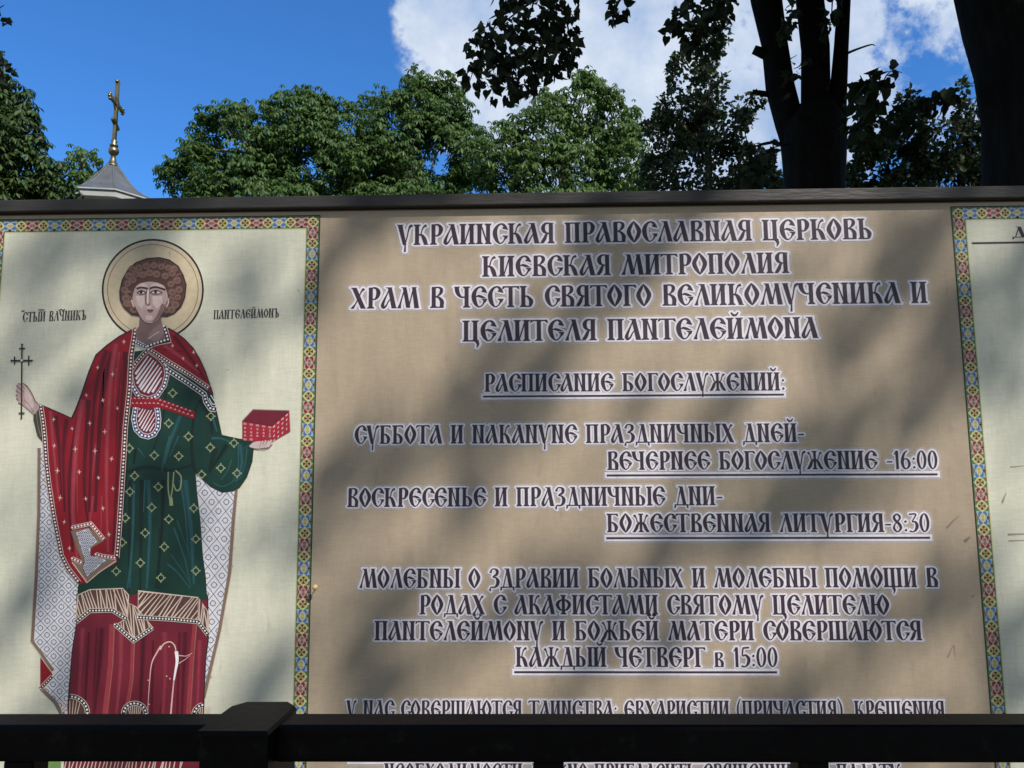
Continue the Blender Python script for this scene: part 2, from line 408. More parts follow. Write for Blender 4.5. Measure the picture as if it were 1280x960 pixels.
border(LEFT_OUT, X_OUT_L, Z_BOT+.06-STRIP, Z_OUT)
border(X_OUT_R, RIGHT_OUT, Z_BOT+.06-STRIP, Z_OUT)

# ------------------------------------------------------------------ the printed saint
saint = empty('printed_saint', (bd(180, 900)[0], 0, bd(180, 900)[1])); saint.parent = ban
saint.matrix_parent_inverse = Matrix.Translation(ban.location).inverted()

def pearls(a, P, w=5.2, band=DRED, layer=10, step=4.3, dot=1.35, edge=PALE, smooth=False):
    if smooth: P = catmull(P, 5)
    a.line(P, w+1.6, edge, layer); a.line(P, w, band, layer+1)
    for (x, y) in resample(P, step)[0:]: a.disc(x, y, dot, WHITE, layer+2, 6)
def stripes(a, P, d, step, w, m, layer, jit=.0):
    """light strokes laid across a shape"""
    xs = [p[0] for p in P]; ys = [p[1] for p in P]; d = Vector(d).normalized(); q = Vector((-d.y, d.x))
    c = Vector((sum(xs)/len(xs), sum(ys)/len(ys))); ext = max(max(xs)-min(xs), max(ys)-min(ys))
    t = -ext
    while t < ext:
        dd = (d+q*random.uniform(-jit, jit)).normalized(); run = []
        u = -ext
        while u < ext+.01:
            p = c+q*t+dd*u
            if inside(P, p.x, p.y): run.append((p.x, p.y))
            else:
                if len(run) > 2: a.line([run[0], run[-1]], w*.6, m, layer, w1=w*1.3)
                run = []
            u += .8
        if len(run) > 2: a.line([run[0], run[-1]], w*.6, m, layer, w1=w*1.3)
        t += step
def lattice(a, P, sx, sy, layer, ox=0, oy=0, skew=0.0):
    """diagonal lattice with a small ring in each diamond, kept inside the shape P"""
    xs = [p[0] for p in P]; ys = [p[1] for p in P]
    H = max(ys)-min(ys)+max(xs)-min(xs)
    for s in (1, -1):
        c = min(xs)-H*1.5
        while c < max(xs)+H*1.5:
            run = []; y = min(ys)
            while y <= max(ys)+.01:
                x = c+ox+s*(y-min(ys)-oy)*sx/sy+skew*(y-min(ys))
                if inside(P, x, y): run.append((x, y))
                else:
                    if len(run) > 2: a.line([run[0], run[-1]], .75, NAVY, layer)
                    run = []
                y += 1.0
            if len(run) > 2: a.line([run[0], run[-1]], .75, NAVY, layer)
            c += 2*sx
    j = 0; y = min(ys)+oy-4*sy
    while y < max(ys)+sy:
        x = min(xs)-H*1.5+ox+(sx if j % 2 == 0 else 0)+skew*(y-min(ys))
        # centres sit half a cell from the crossings
        while x < max(xs)+H:
            if inside(P, x, y):
                a.ring(x, y, min(sx, sy)*.36, .8, NAVY, layer+1, 8)
                for an in (0, 1.57, 3.14, 4.71): a.disc(x+math.cos(an)*min(sx, sy)*.42, y+math.sin(an)*min(sx, sy)*.42, .6, NAVY, layer+2, 4)
            x += 2*sx
        y += sy; j += 1

# halo
a = Art(.0020)
hx, hy, hr = 191.4, 362.6, 62.6
a.disc(hx, hy, hr, HALO, 0, 64); a.ring(hx, hy, hr, 2.3, BLACK, 1, 72); a.ring(hx, hy, 56.6, .9, BROWN, 1, 72)
a.obj('halo', saint)
# linings of the cloak
a = Art(.0022)
LL = [(52, 556), (57, 577), (61, 603), (67, 643), (77, 695), (85, 711), (99, 730), (98, 745), (96, 782), (91, 814), (87, 862), (85, 900), (83, 893), (55.6, 862), (66, 845), (68, 836), (43, 801), (48, 720), (50.5, 640), (50, 575)]
LR = [(246, 590), (270, 606), (294, 614), (292, 645), (288.7, 710), (276, 786), (256, 874), (255, 850), (260, 797), (258, 745), (254, 700), (250, 649), (246, 610)]
a.poly(LL, LINING, 0); a.poly(LR, LINING, 0)
lattice(a, LL, 8.6, 8.8, 2, 2, 0, -.02); lattice(a, LR, 9.2, 11.5, 2, 4, 3, -.06)
a.line([(49.5, 560), (49, 640), (46, 720), (41, 801), (67, 838)], 4.2, BROWN, 5); a.line([(47.3, 560), (46.8, 640), (43.8, 720), (38.6, 802), (52, 820)], .9, PALE, 6)
a.line([(54, 862), (70, 878), (80, 897)], 5, BROWN, 5)
a.line([(296, 612), (292, 650), (287.5, 715), (275, 787), (255, 872)], 4.2, BROWN, 5); a.line([(298, 612), (294.5, 650), (290, 715), (277.3, 787), (257.5, 872)], .9, PALE, 6)
RC = [(51, 821), (66, 842), (66, 847), (51, 864)]
a.poly(RC, RED, 6); pearls(a, [(66, 845), (51, 861)], 4, DRED, 7, 3.5, 1.0)
a.obj('cloak_lining', saint)
# under-robe
a = Art(.0026)
SK = [(97, 742), (260, 742), (261, 797), (257.5, 825), (255.6, 866), (254, 990), (78, 990), (85, 890), (87, 862), (91, 814), (96, 780)]
a.poly(SK, MAROON, 0)
for P, w in (([(141, 780), (139, 830), (132, 893)], 7), ([(167, 800), (165, 850), (158, 893)], 5), ([(245, 770), (240, 830), (236, 893)], 6)):
    a.line(P, w, LRED, 1); a.line([(x+w*.35, y) for x, y in P], 1.0, BROWN, 2, w1=.4)
for P in ([(112, 790), (106, 893)], [(122, 785), (117, 893)], [(192, 800), (190, 893)], [(225, 790), (222, 893)], [(208, 860), (200, 893)]): a.line(P, 3.2, DRED, 1)
a.line([(97, 742), (96, 782), (91, 814), (87, 862), (85, 893)], 1.5, BLACK, 3); a.line([(260, 745), (261, 797), (257.5, 825), (255.6, 866), (255, 893)], 1.5, BLACK, 3)
for (cx, cy, r) in ((88, 891, 22), (169, 892, 14), (256, 893, 13)):
    P = [(cx+r*math.cos(t), cy-r*.95*math.sin(t)) for t in [math.pi*k/16 for k in range(17)]]
    if cx < 100: P = [p for p in P if p[0] > 86.5]
    if cx > 250: P = [p for p in P if p[0] < 254.5]
    a.poly(P+[(P[-1][0], cy+8), (P[0][0], cy+8)], HAIR, 4); pearls(a, P, 4.6, BLACK, 5, 4.4, 1.4)
    for k in range(7): a.line([(cx+(k-3)*r*.12, cy+6), (cx+(k-3)*r*.2, cy-r*.7)], .9, PALE, 5)
stripes(a, [(78, 950), (232, 946), (240, 990), (76, 990)], (-.25, 1), 4.6, 1.9, PALE, 5, .12)
for P, w, c in (([(128, 785), (124, 840), (118, 893)], 10, (.06, .005, .012)), ([(152, 790), (151, 840), (146, 893)], 8, (.23, .035, .05)), ([(180, 790), (178, 840), (175, 893)], 10, (.06, .005, .012)), ([(206, 790), (207, 840), (204, 893)], 8, (.21, .025, .042)), ([(232, 790), (230, 840), (228, 893)], 9, (.07, .006, .014)), ([(250, 800), (247, 893)], 7, (.24, .03, .05)), ([(104, 785), (98, 893)], 8, (.24, .03, .05))): fold(a, P, w, (.145, .013, .027), c, 1.1)
# weathered scratches in the print
a.line(catmull([(185, 893), (187, 860), (190, 830), (197, 815), (202, 807)], 4), .7, PINK, 8, w1=2.2)
a.line(catmull([(201, 812), (205, 805), (213, 802), (219, 807), (221, 818)], 4), 1.6, PALE, 8, w1=1.4)
a.line(catmull([(221, 814), (222, 826), (220, 838), (218, 850)], 4), 4.6, WHITE, 8, w1=1.8); a.line(catmull([(218, 850), (216, 870), (214, 893)], 4), 1.3, PINK, 8, w1=2.2)
a.line([(224, 819), (233, 820), (241, 816)], 1.2, PINK, 8, w1=.6); a.line([(224, 829), (232, 824), (238, 819)], 1.0, PINK, 8, w1=.6)
for (x, y) in ((212, 808), (213, 848), (186, 850), (187, 880), (217, 858), (209, 845)): a.disc(x, y, 1.0, PINK, 8, 6)
a.obj('under_robe', saint)
# green robe
a = Art(.0032)
GR = [(187, 437), (215, 455), (262, 484), (267, 494), (271, 514), (277.5, 544), (298.8, 548.8), (315, 551), (317, 561), (315.5, 577), (309, 596), (300, 609), (292, 613.5), (278, 615), (264, 608), (252, 597), (245, 591), (247, 615), (251, 649), (254.3, 695), (258, 722), (259.5, 750), (240, 748), (174, 741), (160.8, 745), (150, 737), (112, 738), (97.5, 746), (98, 733), (110, 700), (150, 480), (165, 440)]
a.poly(GR, GREEN, 0)
for P, w, m in (([(244, 590), (240, 560), (243, 520), (250, 500)], 5, DGREEN), ([(160, 590), (185, 584), (215, 588), (244, 580)], 6, DGREEN), ([(158, 520), (157, 600), (150, 690)], 7, DGREEN), ([(163, 600), (162, 745)], 5, DGREEN),
                ([(178, 600), (176, 740)], 6, DGREEN), ([(208, 470), (205, 520), (190, 570)], 4, DGREEN), ([(270, 560), (262, 590)], 8, DGREEN), ([(200, 660), (200, 735)], 4, DGREEN)): a.line(catmull(P, 4), w, m, 1, w1=w*.5)
for P, w in (([(213, 545), (205, 575), (203, 590)], 2.2), ([(224, 545), (212, 572)], 1.6), ([(182, 600), (180, 640)], 2.5), ([(226, 600), (232, 640), (236, 690)], 3.0), ([(218, 660), (232, 700), (239, 735)], 2.2), ([(222, 650), (238, 695)], 1.4),
             ([(210, 705), (222, 715), (238, 735)], 2.4), ([(214, 693), (228, 712), (238, 728)], 1.3), ([(290, 575), (284, 590), (276, 600)], 1.8), ([(298, 556), (298, 585), (290, 604)], 1.6), ([(309, 560), (307, 580), (300, 600)], 1.8), ([(312, 556), (303, 562)], 1.3), ([(268, 604), (280, 608), (298, 598)], 1.6),
             ([(265, 548), (276, 548), (288, 552)], 3.0), ([(173, 560), (182, 572)], 1.8), ([(240, 650), (243, 690)], 2.0), ([(165, 690), (163, 735)], 2.5), ([(266, 520), (272, 540)], 3)): a.line(catmull(P, 4), w, TEAL, 2, w1=w*.35)
a.line(GR[4:17], 1.2, BLACK, 3)
rings = T([(660, 340), (805, 428), (645, 455), (720, 505), (495, 550), (590, 577), (683, 580), (803, 547), (893, 530), (843, 625), (905, 645), (770, 650), (515, 655), (605, 697), (497, 715), (580, 775), (740, 778), (480, 815), (645, 820), (555, 872), (748, 895), (628, 925), (468, 908)], 3.048, 0, 380) + T([(445, 210), (537, 178), (615, 235), (748, 208)], 3.048, 0, 645)
for (x, y) in rings:
    a.ring(x, y, 3.7, 1.2, RINGC, 4, 10)
    for an in (.78, 2.36, 3.93, 5.5):
        aa = an+random.choice((0, .78))*0; a.disc(x+math.cos(an-.78)*5.0, y+math.sin(an-.78)*5.0, 1.25, RINGC, 5, 5)
RC_, DR_, LR_ = (.235, .007, .015), (.085, .004, .010), (.30, .04, .055)
GC_, DG_, TL_ = (.007, .036, .026), (.003, .012, .010), (.020, .080, .088)
for P, w, c in (([(232, 600), (238, 650), (243, 730)], 9, TL_), ([(205, 600), (203, 660), (196, 735)], 8, DG_), ([(186, 600), (188, 660), (184, 735)], 7, TL_), ([(300, 555), (303, 578), (296, 602)], 7, TL_), ([(284, 556), (272, 575), (262, 590)], 8, DG_),
                ([(250, 500), (262, 520), (266, 542)], 9, DG_), ([(226, 520), (214, 550), (206, 580)], 7, TL_), ([(170, 560), (168, 580)], 6, DG_), ([(168, 605), (166, 680), (160, 735)], 5, TL_)): fold(a, P, w, GC_, c, 1.1)
# girdle knot
for P, w in (([(211, 590), (211, 612), (214, 630)], 1.6), ([(218, 590), (216, 612), (213, 628)], 1.6), ([(220, 588), (227, 596), (226, 610), (221, 613), (217, 604)], 1.7), ([(214, 622), (215, 632)], 4.5)): a.line(catmull(P, 4), w, RINGC, 6)
# jewelled breast panel, belt and shoulder bands
CP = [(187, 437), (199, 447), (208, 457), (209.5, 468), (206, 482), (197, 495), (186, 499), (174, 495), (166, 482), (163.5, 466), (170, 455), (180, 443)]
a.poly(CP, MAROON, 6); ci = [(187+(x-187)*.74, 470+(y-470)*.78) for x, y in CP]
stripes(a, ci, (-.55, .83), 4.2, 2.2, LINING, 7, .04)
pearls(a, CP[2:10], 4.8, NAVY, 9, 4.4, 1.45); pearls(a, [CP[9], CP[10], CP[11], CP[0], CP[1], CP[2]], 4.4, DRED, 9, 4.0, 1.2)
OV = [(171, 506), (168, 524), (171, 537), (178, 544), (186, 546), (193, 543), (198, 535), (199, 524), (197, 509)]
a.poly(OV, MAROON, 6); stripes(a, [(184+(x-184)*.7, 524+(y-524)*.75) for x, y in OV], (-.5, .85), 3.6, 1.4, LINING, 7, .04); pearls(a, OV, 5.0, NAVY, 9, 4.6, 1.5, LINING)
BL = [(160.5, 494.5), (200, 498), (244.5, 514.5), (243.5, 524), (200, 510), (160, 509)]
a.poly(BL, RED, 13)
for i in range(15):
    x = 164+i*5.3; y = 498+max(0, (x-195))*.36; a.poly([(x-1.8, y+1), (x, y-1.2), (x+1.8, y+1), (x, y+.4)], PINK, 14)
    a.poly([(x+.6, y+7), (x+2.6, y+4.6), (x+4.4, y+7.4), (x+2.5, y+6.2)], PINK, 14)
pearls(a, [(210, 462), (236, 479), (256, 493), (258, 502), (264, 511), (271, 512)], 5.2, BLACK, 13, 4.4, 1.45, LINING)
a.line(catmull([(262, 498), (266, 505), (270, 504), (264, 494)], 4), 1.2, LINING, 15)
# hem
def hem(P, d, st): a.poly(P, HAIR, 9); stripes(a, P, d, st, 1.5, PALE, 10, .18); a.line(P, 1.2, PALE, 12, closed=True)
hem(T([(300, 300), (345, 280), (470, 275), (492, 300), (488, 395), (430, 365), (345, 365), (290, 408)], 3.048, 0, 645), (.25, 1), 3.6)
hem(T([(530, 285), (757, 310), (757, 398), (527, 393)], 3.048, 0, 645), (-.75, 1), 4.4)
hem(T([(763, 315), (798, 370), (795, 455), (760, 398)], 3.048, 0, 645), (.05, 1), 2.6)
hem(T([(492, 330), (520, 345), (585, 425), (512, 482), (440, 415), (485, 390)], 3.048, 0, 645), (.2, 1), 3.2)
pearls(a, T([(290, 405), (345, 360), (430, 358), (486, 392)], 3.048, 0, 645), 4.2, BLACK, 13, 3.9, 1.25)
pearls(a, T([(527, 385), (650, 392), (757, 402), (795, 452)], 3.048, 0, 645), 4.2, BLACK, 13, 3.9, 1.25)
pearls(a, T([(440, 412), (512, 475), (583, 425)], 3.048, 0, 645), 4.2, BLACK, 13, 3.9, 1.25)
a.obj('green_robe', saint)
# red cloak
a = Art(.0041)
CL = [(170.6, 409), (165, 413), (150, 421), (134, 432.5), (121, 444), (112.5, 464), (102.5, 494), (96, 511), (90.5, 523), (75, 516), (50.5, 505.5), (54.5, 526), (56, 542), (57.5, 577), (61, 603), (67, 643), (77, 695), (85, 711), (100, 729.5), (109.4, 729), (125, 716), (147, 703), (150, 668), (152.5, 622.5), (155, 582.5), (157.5, 534), (162.4, 488), (164.5, 446)]
CR = [(203, 406), (211, 410.5), (220, 415.5), (231, 424), (242.5, 436), (250, 449), (257.5, 465), (262.5, 480), (267, 493.5), (260, 487), (215, 456), (187, 437.5), (193, 434), (213.5, 427), (209, 412)]
a.poly(CL, RED, 0); a.poly(CR, RED, 0)
for P, w, m in (([(140, 440), (128, 500), (120, 640)], 9, DRED), ([(158, 440), (148, 520), (146, 650)], 6, DRED), ([(100, 520), (88, 600), (92, 690)], 8, DRED), ([(70, 520), (75, 560), (78, 620)], 6, DRED), ([(112, 500), (106, 600), (112, 660)], 6, DRED),
                ([(131, 450), (129, 510)], 2, LRED), ([(146, 460), (144, 510)], 2, LRED), ([(121, 555), (114, 615)], 3, LRED), ([(117, 620), (113, 655)], 4, LRED), ([(97, 560), (98, 640)], 2, LRED), ([(128, 620), (127, 680)], 2, LRED), ([(150, 440), (146, 480)], 3, LRED), ([(215, 440), (240, 455)], 4, LRED), ([(205, 437), (230, 440)], 2.5, DRED), ([(64, 520), (66, 545)], 3, LRED)): a.line(catmull(P, 4), w, m, 1, w1=w*.4)
for P, w, c in (([(134, 438), (122, 480), (116, 540), (112, 640)], 10, DR_), ([(146, 430), (138, 490), (134, 590), (136, 690)], 8, LR_), ([(158, 450), (152, 520), (147, 600), (142, 690)], 9, DR_), ([(104, 500), (96, 560), (92, 640), (98, 700)], 9, LR_), ([(84, 524), (80, 570), (82, 640)], 9, DR_), ([(64, 514), (68, 560), (74, 620)], 6, LR_), ([(218, 420), (238, 446), (258, 476)], 8, DR_), ([(206, 432), (226, 446), (250, 466)], 7, LR_)): fold(a, P, w, RC_, c, 1.2)
a.line(CL[1:9], 1.8, BLACK, 3); a.line(CL[8:11], 1.3, BLACK, 3); a.line(CR[1:9], 1.6, BLACK, 3)
for (x, y) in T([(375, 243), (432, 268), (332, 348), (395, 367), (450, 398), (208, 440), (345, 455), (278, 475), (402, 487), (210, 540), (290, 553), (365, 560), (428, 590), (222, 635), (305, 640), (378, 662), (433, 703), (232, 738), (330, 742), (395, 778), (248, 830), (418, 878), (268, 930), (475, 145), (660, 160), (740, 185), (700, 208), (752, 235)], 3.048, 0, 380):
    r = random.uniform(2.8, 4.6); t0 = random.uniform(-.25, .25); m = PINK if random.random() < .6 else PALE
    for k in range(4):
        t = t0+k*math.pi/2; rr = r*(1 if k % 2 else .8); c, s = math.cos(t), math.sin(t)
        a.poly([(x+c*rr, y+s*rr), (x-s*.9, y+c*.9), (x-c*.3, y-s*.3), (x+s*.9, y-c*.9)], m, 4)
FD = T([(235, 190), (445, 95), (585, 270), (500, 310), (430, 380), (470, 425), (710, 480), (400, 705), (255, 500)], 8, 60, 640)
a.poly(T([(235, 190), (420, 155), (560, 290), (440, 360), (430, 430), (480, 440), (690, 485), (400, 700), (250, 500), (350, 500)], 8, 60, 640), BROWN, 5)
FI = T([(290, 205), (410, 165), (500, 295), (430, 350), (430, 435), (590, 480), (400, 640), (360, 560), (380, 480)], 8, 60, 640)
a.poly(FI, LINING, 6); lattice(a, FI, 3.6, 4.2, 7, 1, 1)
a.line(T([(250, 500), (400, 705), (520, 600), (690, 488)], 8, 60, 640), 1.4, PALE, 9)
for P in ([(250, 155), (435, 115), (570, 275)], [(485, 420), (560, 440), (690, 458)], [(250, 462), (345, 505)]): pearls(a, T(P, 8, 60, 640), 3.6, RED, 9, 4.0, 1.4)
pearls(a, [(170, 413), (164.8, 446), (162.6, 488), (157.7, 534), (155, 582.5), (152.5, 622.5), (149.5, 668), (147, 697)], 5.0, DRED, 10, 4.4, 1.4)
pearls(a, [(52, 507), (55, 526), (57, 545), (59, 577), (62, 603), (68, 643), (78, 694), (86, 710), (100, 728)], 4.6, DRED, 10, 4.2, 1.35)
pearls(a, [(205.5, 408), (208.5, 416), (211, 424.5), (196, 429), (184, 433.5)], 5.2, BLACK, 10, 4.4, 1.5); pearls(a, [(171, 428), (178, 432), (184, 434)], 4.2, NAVY, 10, 3.4, 1.1, LINING)
pearls(a, [(187, 437), (213, 453.5), (238, 469), (262, 485.5)], 4.4, DRED, 13, 3.8, 1.25)
a.obj('red_cloak', saint)
# head
a = Art(.0049)
a.poly([(176, 390), (175, 408), (170, 414), (172, 425), (184, 431.5), (196, 428), (208, 424), (205, 410), (202.5, 402), (203, 390)], SKIND, 0)
a.poly(catmull([(187, 418), (196, 409), (203, 405), (205, 414), (202, 423), (192, 427)], 4, True), ink('print_skin_mid', .27, .175, .17), 1); a.line([(186, 424), (193, 419), (200, 415)], 1.3, SKINL, 2)
HR = T([(325, 540), (345, 450), (390, 370), (450, 315), (540, 280), (640, 272), (720, 290), (790, 340), (830, 410), (855, 490), (845, 590), (815, 660), (760, 715), (700, 740), (650, 735), (650, 560), (560, 470), (450, 540), (485, 735), (420, 725), (360, 670), (330, 610)], 6.4, 100, 280)
a.poly(HR, HAIR, 2); a.line(HR[:15], 1.2, BLACK, 4); a.line(HR[18:]+HR[:1], 1.2, BLACK, 4)
curls = [(455, 405), (510, 410), (565, 395), (620, 405), (690, 420), (745, 400), (785, 455), (735, 485), (800, 530), (745, 550), (790, 590), (735, 610), (770, 650), (700, 690), (740, 690), (430, 450), (390, 480), (365, 530), (395, 560), (375, 600), (410, 640), (385, 640), (440, 690), (400, 420), (480, 355), (540, 340), (600, 335), (660, 345), (715, 355), (430, 365), (760, 360), (690, 650), (450, 660), (430, 580)]
for (x, y) in T(curls, 6.4, 100, 280):
    r = random.uniform(4.8, 5.7); a.disc(x, y, r+.5, SKIND2, 5, 14, r*.98); a.disc(x-.3, y-.2, r, MIDH, 6, 14, r*.9); a.ring(x-.3, y-.2, r*.66, 1.1, CURL, 7, 14, r*.58); a.line(catmull([(x-r*.7, y+r*.2), (x-r*.2, y-r*.5), (x+r*.6, y-r*.2)], 4), .7, BROWN, 8)
for k in range(13):
    t = math.pi*(.12+.76*k/12); c_, s_ = math.cos(t), math.sin(t); a.line(catmull([(193-c_*30, 352-s_*20), (193-c_*35, 352-s_*24), (193-c_*38.5, 352-s_*27)], 3), 1.6, MIDH if k % 2 else CURL, 8.5, w1=.5)
FC = catmull(T([(430, 560), (445, 515), (480, 480), (560, 462), (640, 475), (690, 510), (712, 590), (690, 660), (655, 740), (605, 792), (560, 800), (520, 785), (485, 740), (450, 670), (425, 620)], 6.4, 100, 280), 4, True)
a.poly(FC, SKIN, 11); a.line(FC, .9, HAIR, 12, closed=True)
Ff = lambda l: T(l, 6.4, 100, 280)
a.poly(Ff([(450, 510), (500, 475), (545, 490), (550, 505), (500, 505)]), SKINL, 12); a.poly(Ff([(570, 490), (620, 475), (680, 500), (690, 520), (620, 500), (575, 505)]), SKINL, 12)
a.poly(Ff([(455, 580), (520, 575), (525, 630), (500, 680), (470, 650)]), SKINL, 12); a.poly(Ff([(585, 580), (665, 580), (665, 640), (620, 680), (590, 640)]), SKINL, 12)
a.poly(Ff([(535, 735), (585, 735), (590, 765), (560, 775), (530, 765)]), SKINL, 12); a.poly(Ff([(540, 660), (580, 660), (575, 680), (545, 680)]), SKINL, 12)
a.poly(Ff([(640, 690), (660, 640), (690, 650), (655, 735), (600, 790), (580, 790), (620, 740)]), SKIND, 12)
for P in ([(460, 522), (495, 512), (545, 520)], [(565, 522), (610, 508), (690, 530)]): a.line(catmull(Ff(P), 4), 2.3, SKIND2, 14)
for (x0, x1, y) in ((468, 532, 550), (572, 660, 548)):
    P = [(x0, y+4), ((x0+x1)/2, y-12), (x1, y+4), ((x0+x1)/2, y+14)]
    a.poly(catmull(Ff([(x0-8, y+6), ((x0+x1)/2, y-20), (x1+8, y+8), ((x0+x1)/2, y+24)]), 4, True), SKIND, 13); a.poly(catmull(Ff([(x0+8, y+4), ((x0+x1)/2, y-7), (x1-8, y+4), ((x0+x1)/2, y+10)]), 4, True), LINING, 14)
    a.line(catmull(Ff([(x0-4, y+4), ((x0+x1)/2, y-12), (x1+6, y+6)]), 4), 1.1, BLACK, 16); a.line(catmull(Ff([(x0+10, y+20), ((x0+x1)/2, y+24), (x1-10, y+16)]), 4), .6, SKIND, 14)
    a.disc(*Ff([((x0+x1)/2-4, y)])[0], 1.9, BLACK, 15, 10)
a.line(catmull(Ff([(550, 518), (536, 560), (533, 630), (545, 648)]), 4), 1.1, HAIR, 14); a.line(catmull(Ff([(560, 520), (566, 580), (568, 630), (555, 650)]), 4), .8, SKIND, 14); a.line(Ff([(551, 530), (549, 640)]), 1.3, WHITE, 15, w1=1.0)
a.line(catmull(Ff([(535, 640), (550, 655), (570, 640)]), 4), .9, HAIR, 15)
a.poly(catmull(Ff([(543, 695), (560, 685), (570, 689), (580, 685), (595, 694), (570, 715)]), 3, True), LIP, 14); a.line(Ff([(540, 695), (570, 697), (598, 694)]), .8, HAIR, 15)
for P in ([(420, 610), (428, 640), (440, 665)], [(713, 600), (712, 640), (695, 665)]): a.line(catmull(Ff(P), 4), 1.6, SKINL, 14)
a.obj('head', saint)
# hands
a = Art(.0041)
Hh = lambda l: T(l, 8, 0, 420)
a.poly([(43, 505), (52, 506), (55, 526), (56, 545), (54, 552), (48, 545), (43, 525)], OLIVE, 0); a.line([(46, 512), (48, 530), (52, 546)], 1.0, BROWN, 1)
a.poly(catmull(Hh([(205, 478), (240, 474), (285, 515), (330, 585), (362, 655), (400, 690), (385, 745), (350, 785), (300, 745), (248, 700), (215, 668), (212, 600)]), 3, True), SKIN, 2)
a.poly(Hh([(250, 500), (290, 540), (330, 620), (350, 700), (320, 740), (270, 690), (255, 600)]), SKINL, 3)
for (p, q) in (((182, 482), (248, 540)), ((175, 530), (240, 580)), ((175, 575), (232, 615)), ((182, 610), (228, 650)), ((195, 655), (240, 668))):
    a.line(Hh([p, q]), 4.6, SKIND, 4, w1=5); a.line(Hh([p, q]), 3.0, SKIN, 5, w1=3.6)
a.line(catmull(Hh([(240, 474), (285, 512), (330, 582), (362, 652), (392, 682)]), 4), 1.0, HAIR, 6); a.line(catmull(Hh([(250, 640), (300, 690), (345, 770)]), 4), .8, SKIND, 6)
a.obj('raised_hand', saint)
a = Art(.0046)
a.line([(28.7, 431), (28, 523)], 1.7, BLACK, 0); a.line([(15, 451), (41.5, 451)], 1.8, BLACK, 1)
for P in ([(19.5, 446), (19.5, 456)], [(37.2, 445), (37.2, 457)], [(25, 436), (32.5, 436)], [(24.5, 516.5), (32, 516.5)]): a.line(P, 1.6, BLACK, 2)
for (x, y) in ((28.7, 431), (15.5, 451), (41, 451), (28, 522.5)): a.disc(x, y, 1.3, BLACK, 3, 8)
a.disc(28.4, 450.6, 2.3, BROWN, 4, 10); a.disc(28.4, 450.6, 1.5, CREAM, 5, 10)
a.obj('hand_cross', saint)
a = Art(.0041)
Hb = lambda l: T(l, 8, 240, 490)
a.poly(Hb([(510, 290), (615, 178), (975, 188), (800, 345)]), MAROON, 0); a.poly(Hb([(510, 290), (800, 345), (805, 490), (600, 495), (510, 480)]), BOXR, 0); a.poly(Hb([(800, 345), (975, 188), (985, 395), (830, 485), (805, 490)]), BOXR, 0)
a.line(Hb([(510, 290), (615, 178), (975, 188), (985, 395)]), 1.1, BROWN, 1); a.line(Hb([(510, 292), (800, 340), (975, 195)]), .8, DRED, 1)
for i in range(5):
    for j, (dy, m) in enumerate(((28, PINK), (70, PALE), (110, PINK), (145, PALE), (185, PINK))):
        x, y = 535+i*62, 290+dy+i*9*(1-j/4); w = 16 if j in (0, 4) else random.uniform(6, 12)
        if j == 4 and i in (2, 3, 4): continue
        a.poly(Hb([(x-w, y-9), (x+w, y-7), (x+w, y+9), (x-w, y+7)]), m, 2); a.line(Hb([(x-w, y), (x+w, y)]), .6, BOXR, 3)
for i in range(4):
    for j in range(4):
        x, y = 825+i*42, 345-i*38+j*46; w = 11 if j == 0 else random.uniform(5, 9)
        a.poly(Hb([(x-w, y+2), (x+w, y-16), (x+w, y+2), (x-w, y+18)]), PINK if (i+j) % 2 else PALE, 2)
a.obj('casket', saint)
a = Art(.0046)
a.poly(catmull(Hb([(578, 545), (620, 505), (690, 492), (720, 520), (715, 560), (640, 565)]), 3, True), SKINL, 0)
for k, (x0, y0, x1, y1) in enumerate(((690, 560, 715, 490), (715, 560, 745, 485), (740, 558, 775, 488), (765, 552, 800, 480))):
    a.line(Hb([(x0, y0), (x1, y1)]), 4.2, SKIND, 1, w1=3.2); a.line(Hb([(x0, y0), (x1, y1)]), 3.0, SKINL, 2, w1=2.2)
a.line(catmull(Hb([(585, 555), (650, 570), (710, 575), (770, 560), (810, 520)]), 4), .8, LIP, 3)
a.obj('open_hand', saint)

# ------------------------------------------------------------------ lettering (an old slavonic poster face drawn from strokes)
S = .160
def stem(x, w=S, y0=0, y1=1, sb=True, st=True, sw=.075):
    P = []
    if sb: P += [(x-sw, y0), (x+w+sw, y0), (x+w+sw*.8, y0+.035), (x+w, y0+.09)]
    else: P += [(x, y0), (x+w, y0)]
    if st: P += [(x+w, y1-.09), (x+w+sw*.8, y1-.035), (x+w+sw, y1), (x-sw, y1), (x-sw*.8, y1-.035), (x, y1-.09)]
    else: P += [(x+w, y1), (x, y1)]
    if sb: P += [(x, y0+.09), (x-sw*.8, y0+.035)]
    return P
def diag(x0, y0, x1, y1, w0, w1=None):
    w1 = w0 if w1 is None else w1
    return [(x0-w0/2, y0), (x0+w0/2, y0), (x1+w1/2, y1), (x1-w1/2, y1)]
def brush(P, n=5):
    """stroke through (x, y, width) points"""
    Q = catmull(P, n); Lp, Rp = [], []
    for i in range(len(Q)):
        a, b = Q[max(i-1, 0)], Q[min(i+1, len(Q)-1)]; dx, dy = b[0]-a[0], b[1]-a[1]; l = math.hypot(dx, dy) or 1
        w = max(Q[i][2], .02)/2; Lp.append((Q[i][0]-dy/l*w, Q[i][1]+dx/l*w)); Rp.append((Q[i][0]+dy/l*w, Q[i][1]-dx/l*w))
    return [t for i in range(len(Q)-1) for t in ([Lp[i], Lp[i+1], Rp[i+1]], [Lp[i], Rp[i+1], Rp[i]])]
serif = lambda x, y, w=.09: [(x-w, y), (x+w, y), (x+w*.6, y+.035), (x-w*.6, y+.035)]
tserif = lambda x, y, w=.09: [(x-w, y), (x-w*.6, y-.035), (x+w*.6, y-.035), (x+w, y)]
